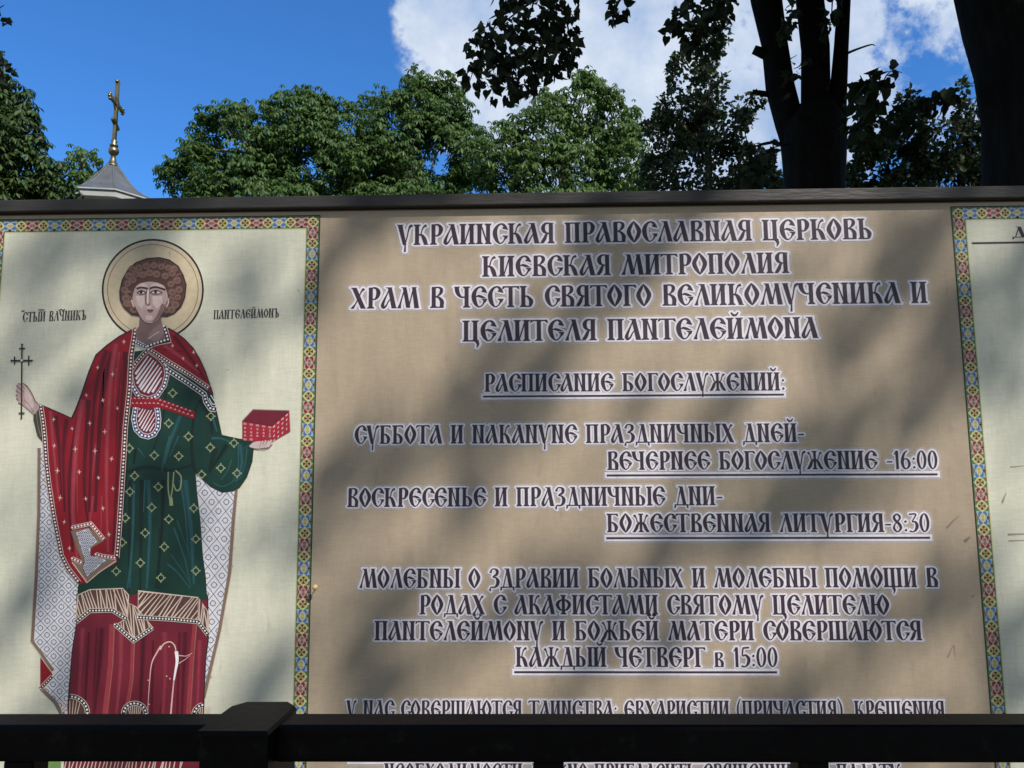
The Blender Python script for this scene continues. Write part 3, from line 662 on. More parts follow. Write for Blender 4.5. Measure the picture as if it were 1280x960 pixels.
drop = lambda x, y, s: [(x, y), (x+s*.10, y), (x+s*.13, y-.17), (x+s*.03, y-.09)]
bowl_low = lambda x, r: brush([(x, .50, .05), (x+.14, .50, .08), (x+r, .30, .16), (x+r-.02, .10, .13), (x+r-.08, .03, .06), (x, .03, .06)])
cee = brush([(.56, .86, .06), (.44, .975, .06), (.27, .93, .09), (.14, .72, .16), (.115, .48, .185), (.17, .22, .15), (.27, .05, .07), (.36, .03, .05), (.47, .13, .055), (.57, .36, .10)])
cee_beak = [[(.40, .955), (.52, .97), (.60, .83), (.655, .68), (.52, .72), (.40, .76), (.47, .84)], [(.40, .40), (.66, .40), (.60, .24), (.52, .24), (.50, .33)]]
G = {}
G['А'] = (.66, [diag(.60-.06, 0, .36, 1, .19, .16), serif(.55, 0, .13), tserif(.33, 1, .15)] + brush([(.36, .95, .05), (.24, .64, .06), (.11, .30, .11), (.075, .13, .14), (.12, .03, .10), (.22, .12, .07), (.33, .36, .05), (.44, .47, .05)]))
G['Б'] = (.64, [stem(.09), [(.09, .935), (.52, .935), (.52, 1), (.09, 1)], drop(.46, 1, 1)] + bowl_low(.2, .28))
G['В'] = (.62, [stem(.09, st=False)] + brush([(.17, .93, .10), (.33, .985, .055), (.47, .90, .12), (.46, .72, .13), (.33, .57, .05), (.24, .53, .05)]) + brush([(.24, .55, .05), (.40, .47, .10), (.50, .30, .16), (.49, .05, .15)]) + [[(.03, 0), (.58, 0), (.58, .05), (.03, .05)]])
G['Г'] = (.55, [stem(.09), [(.09, .935), (.50, .935), (.50, 1), (.09, 1)], drop(.44, 1, 1)])
G['Д'] = (.72, [diag(.53, .03, .37, 1, .17, .16), tserif(.34, 1, .15), diag(.17, .03, .36, .95, .05, .05), [(.04, .0), (.70, .0), (.70, .055), (.04, .055)], [(.03, .05), (.09, .05), (.10, -.10), (.02, -.19)], [(.64, .05), (.71, .05), (.71, -.19), (.63, -.10)]])
G['Е'] = (.66, cee + cee_beak + [[(.14, .50), (.30, .60), (.44, .56), (.62, .43), (.40, .45), (.30, .50)]])
G['Ж'] = (.86, [stem(.37, .12)] + brush([(.40, .50, .05), (.26, .56, .05), (.20, .78, .05), (.10, .93, .13)]) + brush([(.46, .50, .05), (.60, .56, .05), (.66, .78, .05), (.76, .93, .13)]) + brush([(.40, .50, .06), (.28, .42, .12), (.20, .20, .15), (.09, .02, .12)]) + brush([(.46, .50, .06), (.58, .42, .12), (.66, .20, .15), (.77, .02, .12)]) + [serif(.09, 0, .09), serif(.77, 0, .09)])
G['З'] = (.56, brush([(.09, .80, .10), (.16, .95, .07), (.30, .98, .06), (.42, .88, .14), (.40, .70, .13), (.20, .56, .05), (.36, .52, .07), (.46, .34, .17), (.42, .14, .15), (.28, .02, .07), (.12, .03, .06), (.05, -.14, .05)]) + [[(.02, .80), (.13, .92), (.16, .76)], [(0, -.10), (.12, -.02), (.10, -.20)]])
G['И'] = (.68, [stem(.07), stem(.43), diag(.22, .06, .46, .94, .055)])
G['Й'] = (.68, G['И'][1] + brush([(.20, 1.26, .05), (.27, 1.15, .08), (.34, 1.12, .09), (.41, 1.15, .08), (.48, 1.26, .05)]))
G['К'] = (.68, [stem(.09)] + brush([(.24, .48, .05), (.34, .56, .05), (.38, .74, .05), (.46, .90, .08), (.56, .95, .13)]) + brush([(.25, .50, .05), (.38, .46, .11), (.47, .28, .17), (.54, .02, .15)]) + [serif(.55, 0, .12)])
G['Л'] = (.66, [diag(.54, 0, .36, 1, .19, .16), serif(.55, 0, .12), tserif(.33, 1, .15)] + brush([(.37, .95, .05), (.24, .54, .055), (.15, .24, .06), (.10, .02, .14)]) + [serif(.10, 0, .09)])
G['М'] = (.92, [diag(.46, .02, .30, 1, .17, .15), diag(.80, 0, .68, 1, .19, .15), serif(.80, 0, .12), tserif(.27, 1, .12), tserif(.69, 1, .12), diag(.48, .02, .66, .95, .05)] + brush([(.31, .95, .05), (.21, .54, .055), (.14, .24, .07), (.09, .02, .14)]) + [serif(.09, 0, .09)])
G['Н'] = (.68, [stem(.07), stem(.43), diag(.46, .06, .22, .94, .055)])
G['О'] = (.62, brush([(.30, 1.02, .03), (.20, .82, .13), (.10, .58, .16), (.11, .40, .17), (.21, .16, .13), (.31, -.02, .03)]) + brush([(.30, 1.02, .03), (.41, .82, .13), (.51, .58, .17), (.50, .40, .16), (.41, .18, .13), (.31, -.02, .03)]))
G['П'] = (.68, [stem(.07), stem(.43), [(.07, .94), (.60, .94), (.60, 1), (.07, 1)]])
G['Р'] = (.58, [stem(.09, st=False)] + brush([(.16, .90, .12), (.26, .985, .06), (.40, .95, .10), (.48, .78, .17), (.44, .56, .14), (.33, .43, .06), (.24, .46, .05)]))
G['С'] = (.62, cee + cee_beak)
G['Т'] = (.66, [stem(.24, st=False), [(.02, .94), (.63, .94), (.63, 1), (.02, 1)], drop(.55, 1, 1), [(.10, 1), (0, 1), (-.03, .83), (.07, .91)]])
G['У'] = (.64, [diag(.30, .0, .10, 1, .14, .19), tserif(.11, 1, .15)] + brush([(.32, .06, .05), (.40, .40, .05), (.46, .74, .055), (.53, .92, .11), (.62, .95, .12)]) + brush([(.31, .10, .05), (.32, -.10, .06), (.31, -.34, .08)]))
G['Ф'] = (.80, [stem(.32, .15)] + brush([(.40, .76, .04), (.22, .70, .11), (.10, .50, .16), (.22, .26, .11), (.40, .20, .04)]) + brush([(.40, .76, .04), (.57, .70, .11), (.69, .50, .16), (.57, .26, .11), (.40, .20, .04)]))
G['Х'] = (.66, [diag(.53, 0, .15, 1, .19), serif(.54, 0, .12), tserif(.13, 1, .13)] + brush([(.10, .03, .12), (.20, .20, .06), (.34, .52, .05), (.44, .80, .06), (.55, .95, .13)]) + [serif(.09, 0, .08)])
G['Ц'] = (.70, [stem(.07), stem(.43), [(.07, 0), (.60, 0), (.60, .06), (.07, .06)]] + brush([(.52, .04, .10), (.60, -.06, .12), (.62, -.16, .09), (.57, -.30, .03)]))
G['Ч'] = (.66, [stem(.40)] + brush([(.08, .97, .17), (.10, .78, .17), (.17, .60, .13), (.28, .50, .07), (.44, .50, .06)]) + [tserif(.09, 1, .14)])
G['Ш'] = (.96, [stem(.07, .16), stem(.39, .16), stem(.71, .16), [(.07, 0), (.86, 0), (.86, .06), (.07, .06)]])
G['Щ'] = (.98, G['Ш'][1] + brush([(.44, .04, .10), (.50, -.08, .12), (.52, -.18, .09), (.47, -.34, .03)]))
G['Ъ'] = (.68, [stem(.20, st=False), [(.03, .94), (.36, .94), (.36, 1), (.03, 1)], [(.03, 1), (.10, 1), (.10, .80), (.02, .88)]] + bowl_low(.3, .24))
G['Ы'] = (.88, [stem(.07), stem(.66)] + bowl_low(.18, .26))
G['Ь'] = (.62, [stem(.09)] + bowl_low(.2, .28))
G['Ю'] = (.94, [stem(.07), [(.2, .47), (.44, .47), (.44, .54), (.2, .54)]] + [[(x+.33, y) for x, y in q] for q in G['О'][1]])
G['Я'] = (.62, [stem(.38, st=False)] + brush([(.46, .93, .10), (.36, .985, .06), (.22, .95, .10), (.14, .78, .16), (.18, .58, .13), (.30, .50, .06), (.40, .48, .05)]) + brush([(.36, .50, .05), (.27, .42, .10), (.19, .20, .15), (.09, .03, .13)]) + [serif(.08, 0, .10), tserif(.46, 1, .13)])
G['в'] = (.52, [[(x*.82, y*.74) for x, y in q] for q in G['В'][1]])
G['0'] = (.54, brush([(.28, 1.0, .04), (.16, .86, .10), (.09, .52, .12), (.14, .16, .10), (.25, .0, .04)]) + brush([(.28, 1.0, .04), (.38, .86, .10), (.44, .52, .12), (.38, .16, .10), (.25, 0, .04)]))
G['1'] = (.36, brush([(.20, 1.0, .13), (.20, .5, .13), (.20, .0, .12)]) + [[(.03, .80), (.17, 1.0), (.22, .90), (.06, .78)], serif(.20, 0, .10)])
G['3'] = (.52, brush([(.07, .95, .07), (.40, .95, .07), (.22, .58, .06), (.36, .54, .09), (.43, .34, .15), (.36, .12, .12), (.20, .01, .06), (.06, .06, .09)]))
G['5'] = (.52, [[(.14, .93), (.46, .95), (.44, 1.03), (.14, 1)]] + brush([(.16, .97, .07), (.12, .58, .06), (.28, .60, .09), (.42, .40, .15), (.36, .14, .12), (.20, .01, .06), (.06, .06, .09)]))
G['6'] = (.54, brush([(.36, 1.0, .05), (.20, .84, .10), (.09, .45, .14), (.13, .14, .11), (.26, .02, .06), (.40, .14, .11), (.43, .34, .12), (.34, .54, .08), (.20, .54, .05), (.12, .40, .05)]))
G['8'] = (.54, brush([(.26, .98, .06), (.13, .84, .10), (.16, .66, .11), (.36, .42, .13), (.42, .20, .11), (.26, .01, .06), (.10, .18, .10), (.15, .42, .06), (.36, .66, .08), (.40, .84, .09), (.26, .98, .06)]))
G[':'] = (.24, [[(.05, .10), (.12, .02), (.19, .10), (.12, .18)], [(.05, .56), (.12, .48), (.19, .56), (.12, .64)]])
G['-'] = (.36, [[(.04, .36), (.32, .36), (.32, .43), (.04, .43)]])
G[','] = (.26, [[(.05, .08), (.12, .0), (.20, .08), (.10, -.18), (.11, .02)], [(.05, .08), (.12, .17), (.20, .08), (.12, .0)]])
G['('] = (.34, brush([(.28, 1.12, .04), (.13, .80, .09), (.09, .45, .11), (.13, .10, .09), (.28, -.18, .04)]))
G[')'] = (.34, [[(.34-x, y) for x, y in q] for q in G['('][1]])
G[' '] = (.40, [])
G['҃'] = (.0, [])

def unite(polys):
    """one clean outline from overlapping strokes"""
    V, E, Fc = [], [], []
    for P in polys:
        A = sum(P[i][0]*P[(i+1) % len(P)][1]-P[(i+1) % len(P)][0]*P[i][1] for i in range(len(P)))
        if abs(A) < 1e-7: continue
        if A < 0: P = P[::-1]
        i = len(V); V += [Vector(p) for p in P]; Fc.append(list(range(i, i+len(P))))
    if not V: return [], []
    v, e, f, ov, oe, of = delaunay_2d_cdt(V, [], Fc, 0, 1e-5)
    return [(p.x, p.y) for p in v], [tuple(t) for t, q in zip(f, of) if len(q)]
def grow(polys, h, n=8):
    o = list(polys)
    seen = set()
    for P in polys:
        for i in range(len(P)):
            a, b = Vector(P[i]), Vector(P[(i+1) % len(P)]); d = b-a
            key = tuple(sorted(((round(a.x, 4), round(a.y, 4)), (round(b.x, 4), round(b.y, 4)))))
            if key in seen: continue
            seen.add(key)
            if d.length < 1e-6: continue
            t = math.atan2(d.y, d.x); q = []
            for k in range(n//2+1): q.append((b.x+h*math.cos(t-math.pi/2+math.pi*k/(n//2)), b.y+h*math.sin(t-math.pi/2+math.pi*k/(n//2))))
            for k in range(n//2+1): q.append((a.x+h*math.cos(t+math.pi/2+math.pi*k/(n//2)), a.y+h*math.sin(t+math.pi/2+math.pi*k/(n//2))))
            o.append(q)
    return o
_cache = {}
def glyph(c, h):
    k = (c, round(h, 3))
    if k not in _cache: _cache[k] = unite(G[c][1] if h == 0 else grow(G[c][1], h))
    return _cache[k]
GLOW = bpy.data.materials.new('print_glow'); GLOW.use_nodes = True
_n = GLOW.node_tree; _b = _n.nodes['Principled BSDF']; _b.inputs['Base Color'].default_value = (.66, .63, .68, 1); _b.inputs['Roughness'].default_value = .6; _b.inputs['Alpha'].default_value = .34
HALOM = ink('print_letter_halo', .70, .66, .70)
def text_line(name, s, xl, yl, xr, yr, cap, halo=(.088, .175), under=None, ht=.027, glow=True, track=.0):
    (x0, z0), (x1, z1) = bd(xl, yl), bd(xr, yr); h = abs(bd(xl, yl-cap)[1]-z0)
    adv = sum(G[c][0]+track for c in s); k = (x1-x0)/adv; sl = (z1-z0)/(x1-x0)
    v, f, mi = [], [], []; x = x0
    lay = ((halo[1], 0, .0016), (halo[0], 1, .0021), (0, 2, .0030)) if glow else ((0, 2, .0024),)
    for i, c in enumerate(s):
        for (g, m, y) in lay:
            P, Fc = glyph(c, g); b = len(v); yy = -(y+(i % 3)*.00012)
            v += [(x+p[0]*k, yy, z0+(x-x0)*sl+p[1]*h) for p in P]; f += [tuple(b+q for q in t) for t in Fc]; mi += [m]*len(Fc)
        x += (G[c][0]+track)*k
    if under:
        (ux0, uy0, ux1, uy1) = under; a0, c0 = bd(ux0, uy0); a1, c1 = bd(ux1, uy1); t = .0026
        for (e, m, y) in ((.012, 0, .0014), (.0065, 1, .0019), (0, 2, .0028)):
            b = len(v); v += [(a0-e, -y, c0-t-e), (a1+e, -y, c1-t-e), (a1+e, -y, c1+t+e), (a0-e, -y, c0+t+e)]; f.append((b, b+1, b+2, b+3)); mi.append(m)
    me = bpy.data.meshes.new(name); me.from_pydata(v, [], f); o = link(name, me, [GLOW, HALOM, INK], ban); me.polygons.foreach_set('material_index', mi); me.update(); return o
TX = 'lettering'
text_line(TX, 'УКРАИНСКАЯ ПРАВОСЛАВНАЯ ЦЕРКОВЬ', 497, 306.6, 1091, 298.8, 25.2)
text_line(TX, 'КИЕВСКАЯ МИТРОПОЛИЯ', 602, 346, 987, 341.3, 25.4)
text_line(TX, 'ХРАМ В ЧЕСТЬ СВЯТОГО ВЕЛИКОМУЧЕНИКА И', 438, 386, 1160, 378.8, 26)
text_line(TX, 'ЦЕЛИТЕЛЯ ПАНТЕЛЕЙМОНА', 578, 427, 1023, 422.5, 26)
text_line(TX, 'РАСПИСАНИЕ БОГОСЛУЖЕНИЙ:', 605, 489.8, 982, 488, 22.3, under=(604, 495.8, 979.5, 493.2))
text_line(TX, 'СУББОТА И НАКАНУНЕ ПРАЗДНИЧНЫХ ДНЕЙ-', 443, 555, 1006, 552.4, 23)
text_line(TX, 'ВЕЧЕРНЕЕ БОГОСЛУЖЕНИЕ -16:00', 758.5, 587.2, 1173, 586.2, 22.8, under=(758.5, 594.2, 1171.5, 592.8))
text_line(TX, 'ВОСКРЕСЕНЬЕ И ПРАЗДНИЧНЫЕ ДНИ-', 433.5, 633.7, 904, 631.2, 23.4)
text_line(TX, 'БОЖЕСТВЕННАЯ ЛИТУРГИЯ-8:30', 758, 665, 1163, 664.8, 23, under=(758, 672.5, 1162, 672))
text_line(TX, 'МОЛЕБНЫ О ЗДРАВИИ БОЛЬНЫХ И МОЛЕБНЫ ПОМОЩИ В', 449, 734.7, 1173, 733.6, 23.9)
text_line(TX, 'РОДАХ С АКАФИСТАМИ СВЯТОМУ ЦЕЛИТЕЛЮ', 524, 767.6, 1112, 767.8, 24)
text_line(TX, 'ПАНТЕЛЕЙМОНУ И БОЖЬЕЙ МАТЕРИ СОВЕРШАЮТСЯ', 468, 800, 1153, 800, 23.9)
text_line(TX, 'КАЖДЫЙ ЧЕТВЕРГ в 15:00', 644, 833, 973, 833.4, 24.4, under=(643, 839.8, 971, 840))
text_line(TX, 'У НАС СОВЕРШАЮТСЯ ТАИНСТВА: ЕВХАРИСТИИ (ПРИЧАСТИЯ), КРЕЩЕНИЯ,', 433, 897.5, 1187, 898.5, 22.5)
text_line(TX, 'НЕОБХОДИМОСТИ МОЖНО ПРИГЛАСИТЬ СВЯЩЕННИКА В ПАЛАТУ', 480, 976, 1126, 977, 22.5, under=(437, 950.5, 1120, 951.5))
o = text_line('caption', 'СТЫЙ ВЛЧНИКЪ', 28.5, 402.5, 108.5, 399.8, 12.2, glow=False)
text_line('caption', 'ПАНТЕЛЕЙМОНЪ', 267, 399.2, 349.5, 396.6, 11.2, glow=False)
a = Art(.0026)
for (x, y, w) in ((29.5, 389, 4), (51, 387.5, 5), (78, 387.5, 8)): a = Art(.0026); a.line([(x-w/2, y+.8), (x-w*.1, y-.8), (x+w*.1, y+.6), (x+w/2, y-.6)], 1.0, INK, 0); a.obj('accent', ban)
# the right panel: heading and rule; smudges and rubbed marks
a = Art(.0026)
a.line([(1214.5, 304.2), (1330, 302.4)], 2.2, INK, 0)
a.obj('ruled_line', ban)
text_line('caption', 'Д', 1264.3, 297.2, 1284, 296.8, 13.5, glow=False)
a = Art(.0026)
for P, w in (([(1183, 660), (1191, 651), (1198, 645)], 2.4), ([(1205, 677), (1212, 671)], 5), ([(1252, 629), (1257, 616)], 3), ([(1262, 584), (1280, 582)], 2), ([(1259, 668), (1290, 667)], 3), ([(1260, 676), (1290, 675)], 2), ([(1184, 822), (1191, 806)], 1.6), ([(1192, 806), (1194, 822)], 1.2), ([(1214, 746), (1218, 743)], 2), ([(253, 487), (255, 489)], 1.5), ([(372, 362), (375, 366)], 1.5), ([(95, 498), (97, 499)], 1.5), ([(284, 462), (286, 463)], 1.5), ([(212, 315), (213, 322)], 1)):
    a = Art(.0026); a.line(P, w, DIRT, 0, w1=w*.4); a.obj('smudge', ban)

# ------------------------------------------------------------------ push pin
pin_m = mat('pin_head', (.62, .47, .20), .35); steel = mat('pin_steel', (.5, .5, .5), .35, 1)
x, z = bd(394.5, 737)
pin = empty('push_pin', (x, 0, z)); tag(pin, 'small yellow headed pin stuck in the tan banner beside the ornamental border', 'pin')
bm = bmesh.new(); bmesh.ops.create_uvsphere(bm, u_segments=14, v_segments=10, radius=.0078)
for v in bm.verts: v.co = Vector((x+.006, -.030, z+.010))+v.co
bmobj('pin_head', bm, pin_m, pin, True)
bm = bmesh.new(); tube(bm, [(x, -.001, z), (x+.006, -.028, z+.010)], [.0016, .0016], 8); bmobj('pin_shaft', bm, steel, pin)

# ------------------------------------------------------------------ black railing
blk = mat('black_paint', (.0014, .0016, .002), .46, var=.5, scale=60, bump=.04, bscale=90, spec=.08)
RY1 = -DIST+.905; RY0 = RY1; _nt = blk.node_tree; _v = [n for n in _nt.nodes if n.type == 'MIX'][0]
_nz = _nt.nodes.new('ShaderNodeTexNoise'); _nz.inputs['Scale'].default_value = 38; _nz.inputs['Detail'].default_value = 9; _nz.inputs['Roughness'].default_value = .7
_rm = _nt.nodes.new('ShaderNodeMapRange'); _rm.inputs[1].default_value = .56; _rm.inputs[2].default_value = .74
_tc = _nt.nodes.new('ShaderNodeTexCoord'); _nt.links.new(_tc.outputs['Object'], _nz.inputs['Vector']); _nt.links.new(_nz.outputs[0], _rm.inputs[0])
_mx = _nt.nodes.new('ShaderNodeMix'); _mx.data_type = 'RGBA'; _mx.inputs[7].default_value = (.013, .012, .011, 1); _nt.links.new(_rm.outputs[0], _mx.inputs[0]); _nt.links.new(_v.outputs[2], _mx.inputs[6]); _nt.links.new(_mx.outputs[2], _nt.nodes['Principled BSDF'].inputs['Base Color'])
RT_Z = at(640, 907.5, RY1).z; RB_Z = at(640, 954.5, RY1).z; RD = .052
yb = RY1+RD
fe = empty('black_railing', (0, RY1+.03, 0)); tag(fe, 'black painted square tube railing with one flat capped post in front of the banner', 'railing')
PX = [at(16+335*i, 950, RY1).x for i in range(-5, 10)]
post_ix = [1, 6, 11]
px0, px1 = at(250, 910, RY1-.03).x, at(333, 910, RY1-.03).x
posts = [((px0+px1)/2+dx) for dx in (-1.55, 0, 1.55)]
for p0, p1 in ((posts[0], posts[1]), (posts[1], posts[2]), (posts[2], posts[2]+1.2), (posts[0]-1.2, posts[0])):
    bm = bmesh.new(); box(bm, p0+.034, p1-.034, RY1, yb, RB_Z, RT_Z, .005); bmobj('top_rail', bm, blk, fe)
    bm = bmesh.new(); box(bm, p0+.034, p1-.034, RY1, yb, .16, .20, .004); bmobj('bottom_rail', bm, blk, fe)
for p in posts:
    bm = bmesh.new(); box(bm, p-.0365, p+.0365, RY1-.028, RY1+.078, 0, RT_Z-.001, .003); pt = bmobj('post', bm, blk, fe)
    bm = bmesh.new()
    y0, y1, w, zt = RY1-.034, RY1+.086, .039, RT_Z+.004
    base = [(-w, y0), (w, y0), (w, y1-.018), (w-.014, y1), (-w+.012, y1), (-w, y1-.02)]
    lo = [bm.verts.new((p+u, v, RT_Z-.002)) for u, v in base]
    mid = [bm.verts.new((p+u, v, zt-.004)) for u, v in base]
    hi = [bm.verts.new((p+u*.94, (v-RY1)*.96+RY1+.001, zt)) for u, v in base]
    for A, B in ((lo, mid), (mid, hi)):
        for k in range(6): bm.faces.new((A[k], A[(k+1) % 6], B[(k+1) % 6], B[k]))
    bm.faces.new(hi); bm.faces.new(list(reversed(lo)))
    c = bmobj('cap', bm, blk, pt)
for i, x in enumerate(PX):
    if min(abs(x-p) for p in posts) < .12: continue
    bm = bmesh.new(); box(bm, x-.0165, x+.0165, RY1+.009, RY1+.042, .20, RB_Z, .003); bmobj('baluster', bm, blk, fe)

# ------------------------------------------------------------------ chapel
roof_m = mat('roof_sheet', (.19, .195, .19), .45, .6, var=.3, scale=3, bump=.05); white_m = mat('fascia_white', (.40, .40, .39), .5, var=.1, scale=6)
gold_m = mat('gilded', (.25, .215, .125), .36, 1, var=.2, scale=9); wall_m = mat('chapel_wall', (.55, .50, .38), .8, var=.12, scale=4); dark_m = mat('soffit', (.06, .06, .065), .7)
CY = 13.9
cc = at(139, 238, CY); ap = at(141.5, 208, CY)
ch = empty('chapel', (cc.x, CY, 0)); tag(ch, 'small chapel with a grey flared metal roof and gilded cross standing beyond the notice board', 'chapel')
RAD = .98; rot = R(33)
zr = at(146, 233, CY-.95).z; zn = ap.z
bm = bmesh.new(); lathe(bm, (cc.x, CY, 0), [(.66, 0), (.66, zr-.16)], 8, rot); wl = bmobj('wall', bm, wall_m, ch)
for k in range(8):
    a_ = rot+math.pi/8+2*math.pi*k/8; d = Vector((math.sin(a_), -math.cos(a_), 0)); q = Vector((cc.x, CY, zr-1.1))+d*.615; t = Vector((-d.y, d.x, 0))
    bm = bmesh.new(); P = [(-.11, -.35), (.11, -.35), (.11, .2), (.06, .3), (0, .34), (-.06, .3), (-.11, .2)]
    A = [bm.verts.new(q+t*u+Vector((0, 0, w))) for u, w in P]; B = [bm.verts.new(q+t*u+Vector((0, 0, w))+d*.02) for u, w in P]
    bm.faces.new(A); bm.faces.new(B)
    for i in range(7): bm.faces.new((A[i], A[(i+1) % 7], B[(i+1) % 7], B[i]))
    bmobj('window', bm, mat('dark_glass', (.02, .025, .03), .1), wl)
bm = bmesh.new(); lathe(bm, (cc.x, CY, zr), [(.6, -.17), (RAD-.02, -.155), (RAD-.02, -.03)], 8, rot); bmobj('fascia', bm, white_m, ch)
bm = bmesh.new(); lathe(bm, (cc.x, CY, zr), [(RAD-.01, -.028), (RAD+.02, -.026), (RAD+.02, .002), (RAD-.01, .012)], 8, rot); bmobj('gutter_edge', bm, white_m, ch)
H = zn-zr
bm = bmesh.new(); lathe(bm, (cc.x, CY, zr), [(RAD-.02, .014), (RAD*.80, H*.13), (RAD*.60, H*.31), (RAD*.42, H*.53), (RAD*.26, H*.77), (.115, H)], 8, rot); rf = bmobj('roof', bm, roof_m, ch)
bm = bmesh.new()
for k in range(8):
    a_ = rot+2*math.pi*k/8; d = Vector((math.sin(a_), -math.cos(a_), 0)); c0 = Vector((cc.x, CY, zr))
    tube(bm, [c0+d*(r_+.003)+Vector((0, 0, h_)) for r_, h_ in ((RAD-.02, .02), (RAD*.80, H*.13), (RAD*.60, H*.31), (RAD*.42, H*.53), (RAD*.26, H*.77), (.115, H))], [.018]*6, 6)
bmobj('seam', bm, roof_m, rf)
zb = at(141.5, 189, CY).z
bm = bmesh.new(); lathe(bm, (cc.x, CY, zn-.01), [(.125, 0), (.13, .02), (.10, .05), (.06, (zb-zn)*.45), (.045, zb-zn-.07)], 16); bmobj('neck', bm, gold_m, ch, True)
bm = bmesh.new(); bmesh.ops.create_uvsphere(bm, u_segments=20, v_segments=12, radius=.108)
for v in bm.verts: v.co += Vector((cc.x, CY, zb))
bmobj('ball', bm, gold_m, ch, True)
z0 = zb+.095; z1 = at(141.5, 103, CY).z; zc = at(141.5, 130, CY).z; zl = at(141.5, 155, CY).z
bdir = Vector((-.13, .99, 0)).normalized(); nrm = Vector((bdir.y, -bdir.x, 0)); o0 = Vector((cc.x, CY, 0))
cr = empty('cross', (cc.x, CY, z0)); cr.parent = ch; cr.matrix_parent_inverse = Matrix.Translation(ch.location).inverted()
def bar(bm, p, q, w, t):
    d = (q-p).normalized(); u = nrm; v = d.cross(u).normalized()
    A = [bm.verts.new(p+u*sx*t+v*sy*w) for sx, sy in ((-1, -1), (1, -1), (1, 1), (-1, 1))]; B = [bm.verts.new(q+u*sx*t+v*sy*w) for sx, sy in ((-1, -1), (1, -1), (1, 1), (-1, 1))]
    for k in range(4): bm.faces.new((A[k], A[(k+1) % 4], B[(k+1) % 4], B[k]))
    bm.faces.new(A); bm.faces.new(B)
Zv = lambda z: o0+Vector((0, 0, z))
bm = bmesh.new(); bar(bm, Zv(z0), Zv(z1), .040, .034); bmobj('upright', bm, gold_m, cr)
hb = .36
bm = bmesh.new(); bar(bm, Zv(zc)-bdir*hb, Zv(zc)+bdir*hb, .038, .030); bmobj('crossbar', bm, gold_m, cr)
bm = bmesh.new(); bar(bm, Zv(zl+.06)-bdir*.16, Zv(zl-.06)+bdir*.16, .034, .034); bmobj('footrest', bm, gold_m, cr)
for c, dd in ((Zv(z1), Vector((0, 0, 1))), (Zv(zc)-bdir*hb, -bdir), (Zv(zc)+bdir*hb, bdir)):
    e = Vector((0, 0, 1)).cross(dd)
    if e.length < .1: e = bdir
    e = Vector((0, 0, 1)) if abs(dd.z) < .5 else bdir
    bm = bmesh.new()
    for off in (dd*.03, e*.05, -e*.05):
        m = Matrix.Translation(c+off); bmesh.ops.create_uvsphere(bm, u_segments=10, v_segments=8, radius=.038, matrix=m)
    bmobj('trefoil', bm, gold_m, cr, True)
bm = bmesh.new(); lathe(bm, (cc.x, CY, z0-.02), [(.05, 0), (.085, .03), (.085, .07), (.05, .10), (.07, .14), (.05, .18)], 12); bmobj('socket', bm, gold_m, cr, True)
bm = bmesh.new()
pts = [Zv(zc)+(bdir*math.cos(t)+Vector((0, 0, 1))*math.sin(t))*.15 for t in [2*math.pi*k/20 for k in range(21)]]
tube(bm, pts, [.016]*21, 6); bmobj('ring', bm, gold_m, cr)

# ------------------------------------------------------------------ foliage
def copy_tree(o, parent=None):
    c = o.copy(); COL.objects.link(c)
    if parent: c.parent = parent; c.matrix_parent_inverse = o.matrix_parent_inverse
    for ch_ in list(o.children): copy_tree(ch_, c)
    return c
def leaf_obj(name, base, d, n, size, width, m, parent, shape='oval', fold=.18, curl=.25):
    """many leaves in one crown mesh: base points, long axes, normals"""
    if shape == 'oval': U = [(0, 0), (.28, .42), (.62, .5), (1, 0), (.62, -.5), (.28, -.42)]
    elif shape == 'heart': U = [(.06, 0), (-.06, .26), (.12, .52), (.5, .46), (.8, .2), (1.05, 0), (.8, -.2), (.5, -.46), (.12, -.52), (-.06, -.26)]
    else: U = [(0, 0), (.62, .5), (1, 0), (.62, -.5)]
    k = len(U); cnt = len(base); s = np.cross(d, n)
    V = np.empty((cnt, k, 3))
    for i, (u, v) in enumerate(U):
        V[:, i] = base + d*(u*size)[:, None] + s*(v*width)[:, None] + n*((abs(v)*fold*width - curl*u*u*size))[:, None]
    V = V.reshape(-1, 3)
    if k == 4: faces = [(0, 1, 2), (0, 2, 3)]
    elif k == 6: faces = [(0, 1, 2, 3), (0, 3, 4, 5)]
    else: faces = [(0, 1, 2, 3, 4, 5), (0, 5, 6, 7, 8, 9)]
    fl = len(faces[0]); nf = len(faces)
    idx = (np.arange(cnt)[:, None, None]*k + np.array(faces)[None]).reshape(-1)
    me = bpy.data.meshes.new(name); me.vertices.add(len(V)); me.vertices.foreach_set('co', V.astype(np.float32).ravel())
    me.loops.add(len(idx)); me.loops.foreach_set('vertex_index', idx.astype(np.int32)); me.polygons.add(cnt*nf)
    me.polygons.foreach_set('loop_start', (np.arange(cnt*nf)*fl).astype(np.int32)); me.polygons.foreach_set('loop_total', np.full(cnt*nf, fl, np.int32))
    me.update(); me.validate(); return link(name, me, m, parent)
def unit(v): return v/np.maximum(np.linalg.norm(v, axis=1), 1e-9)[:, None]
def rand_dirs(n): return unit(rng.normal(size=(n, 3)))
def ellip(c, r, n, shell=.35):
    p = rand_dirs(n); q = rng.random(n)**(1/3)*(1-shell)+shell*rng.random(n)**.25
    return np.array(c)+p*q[:, None]*np.array(r), p
CAMN = np.array(CAM); FN, RN, UN = np.array(F), np.array(RT), np.array(UP); SN = np.array(SUN)
def project(P):
    d = P-CAMN; z = d@FN; z = np.where(z < .01, .01, z)
    return 640+d@RN/z*FPX, 480-d@UN/z*FPX
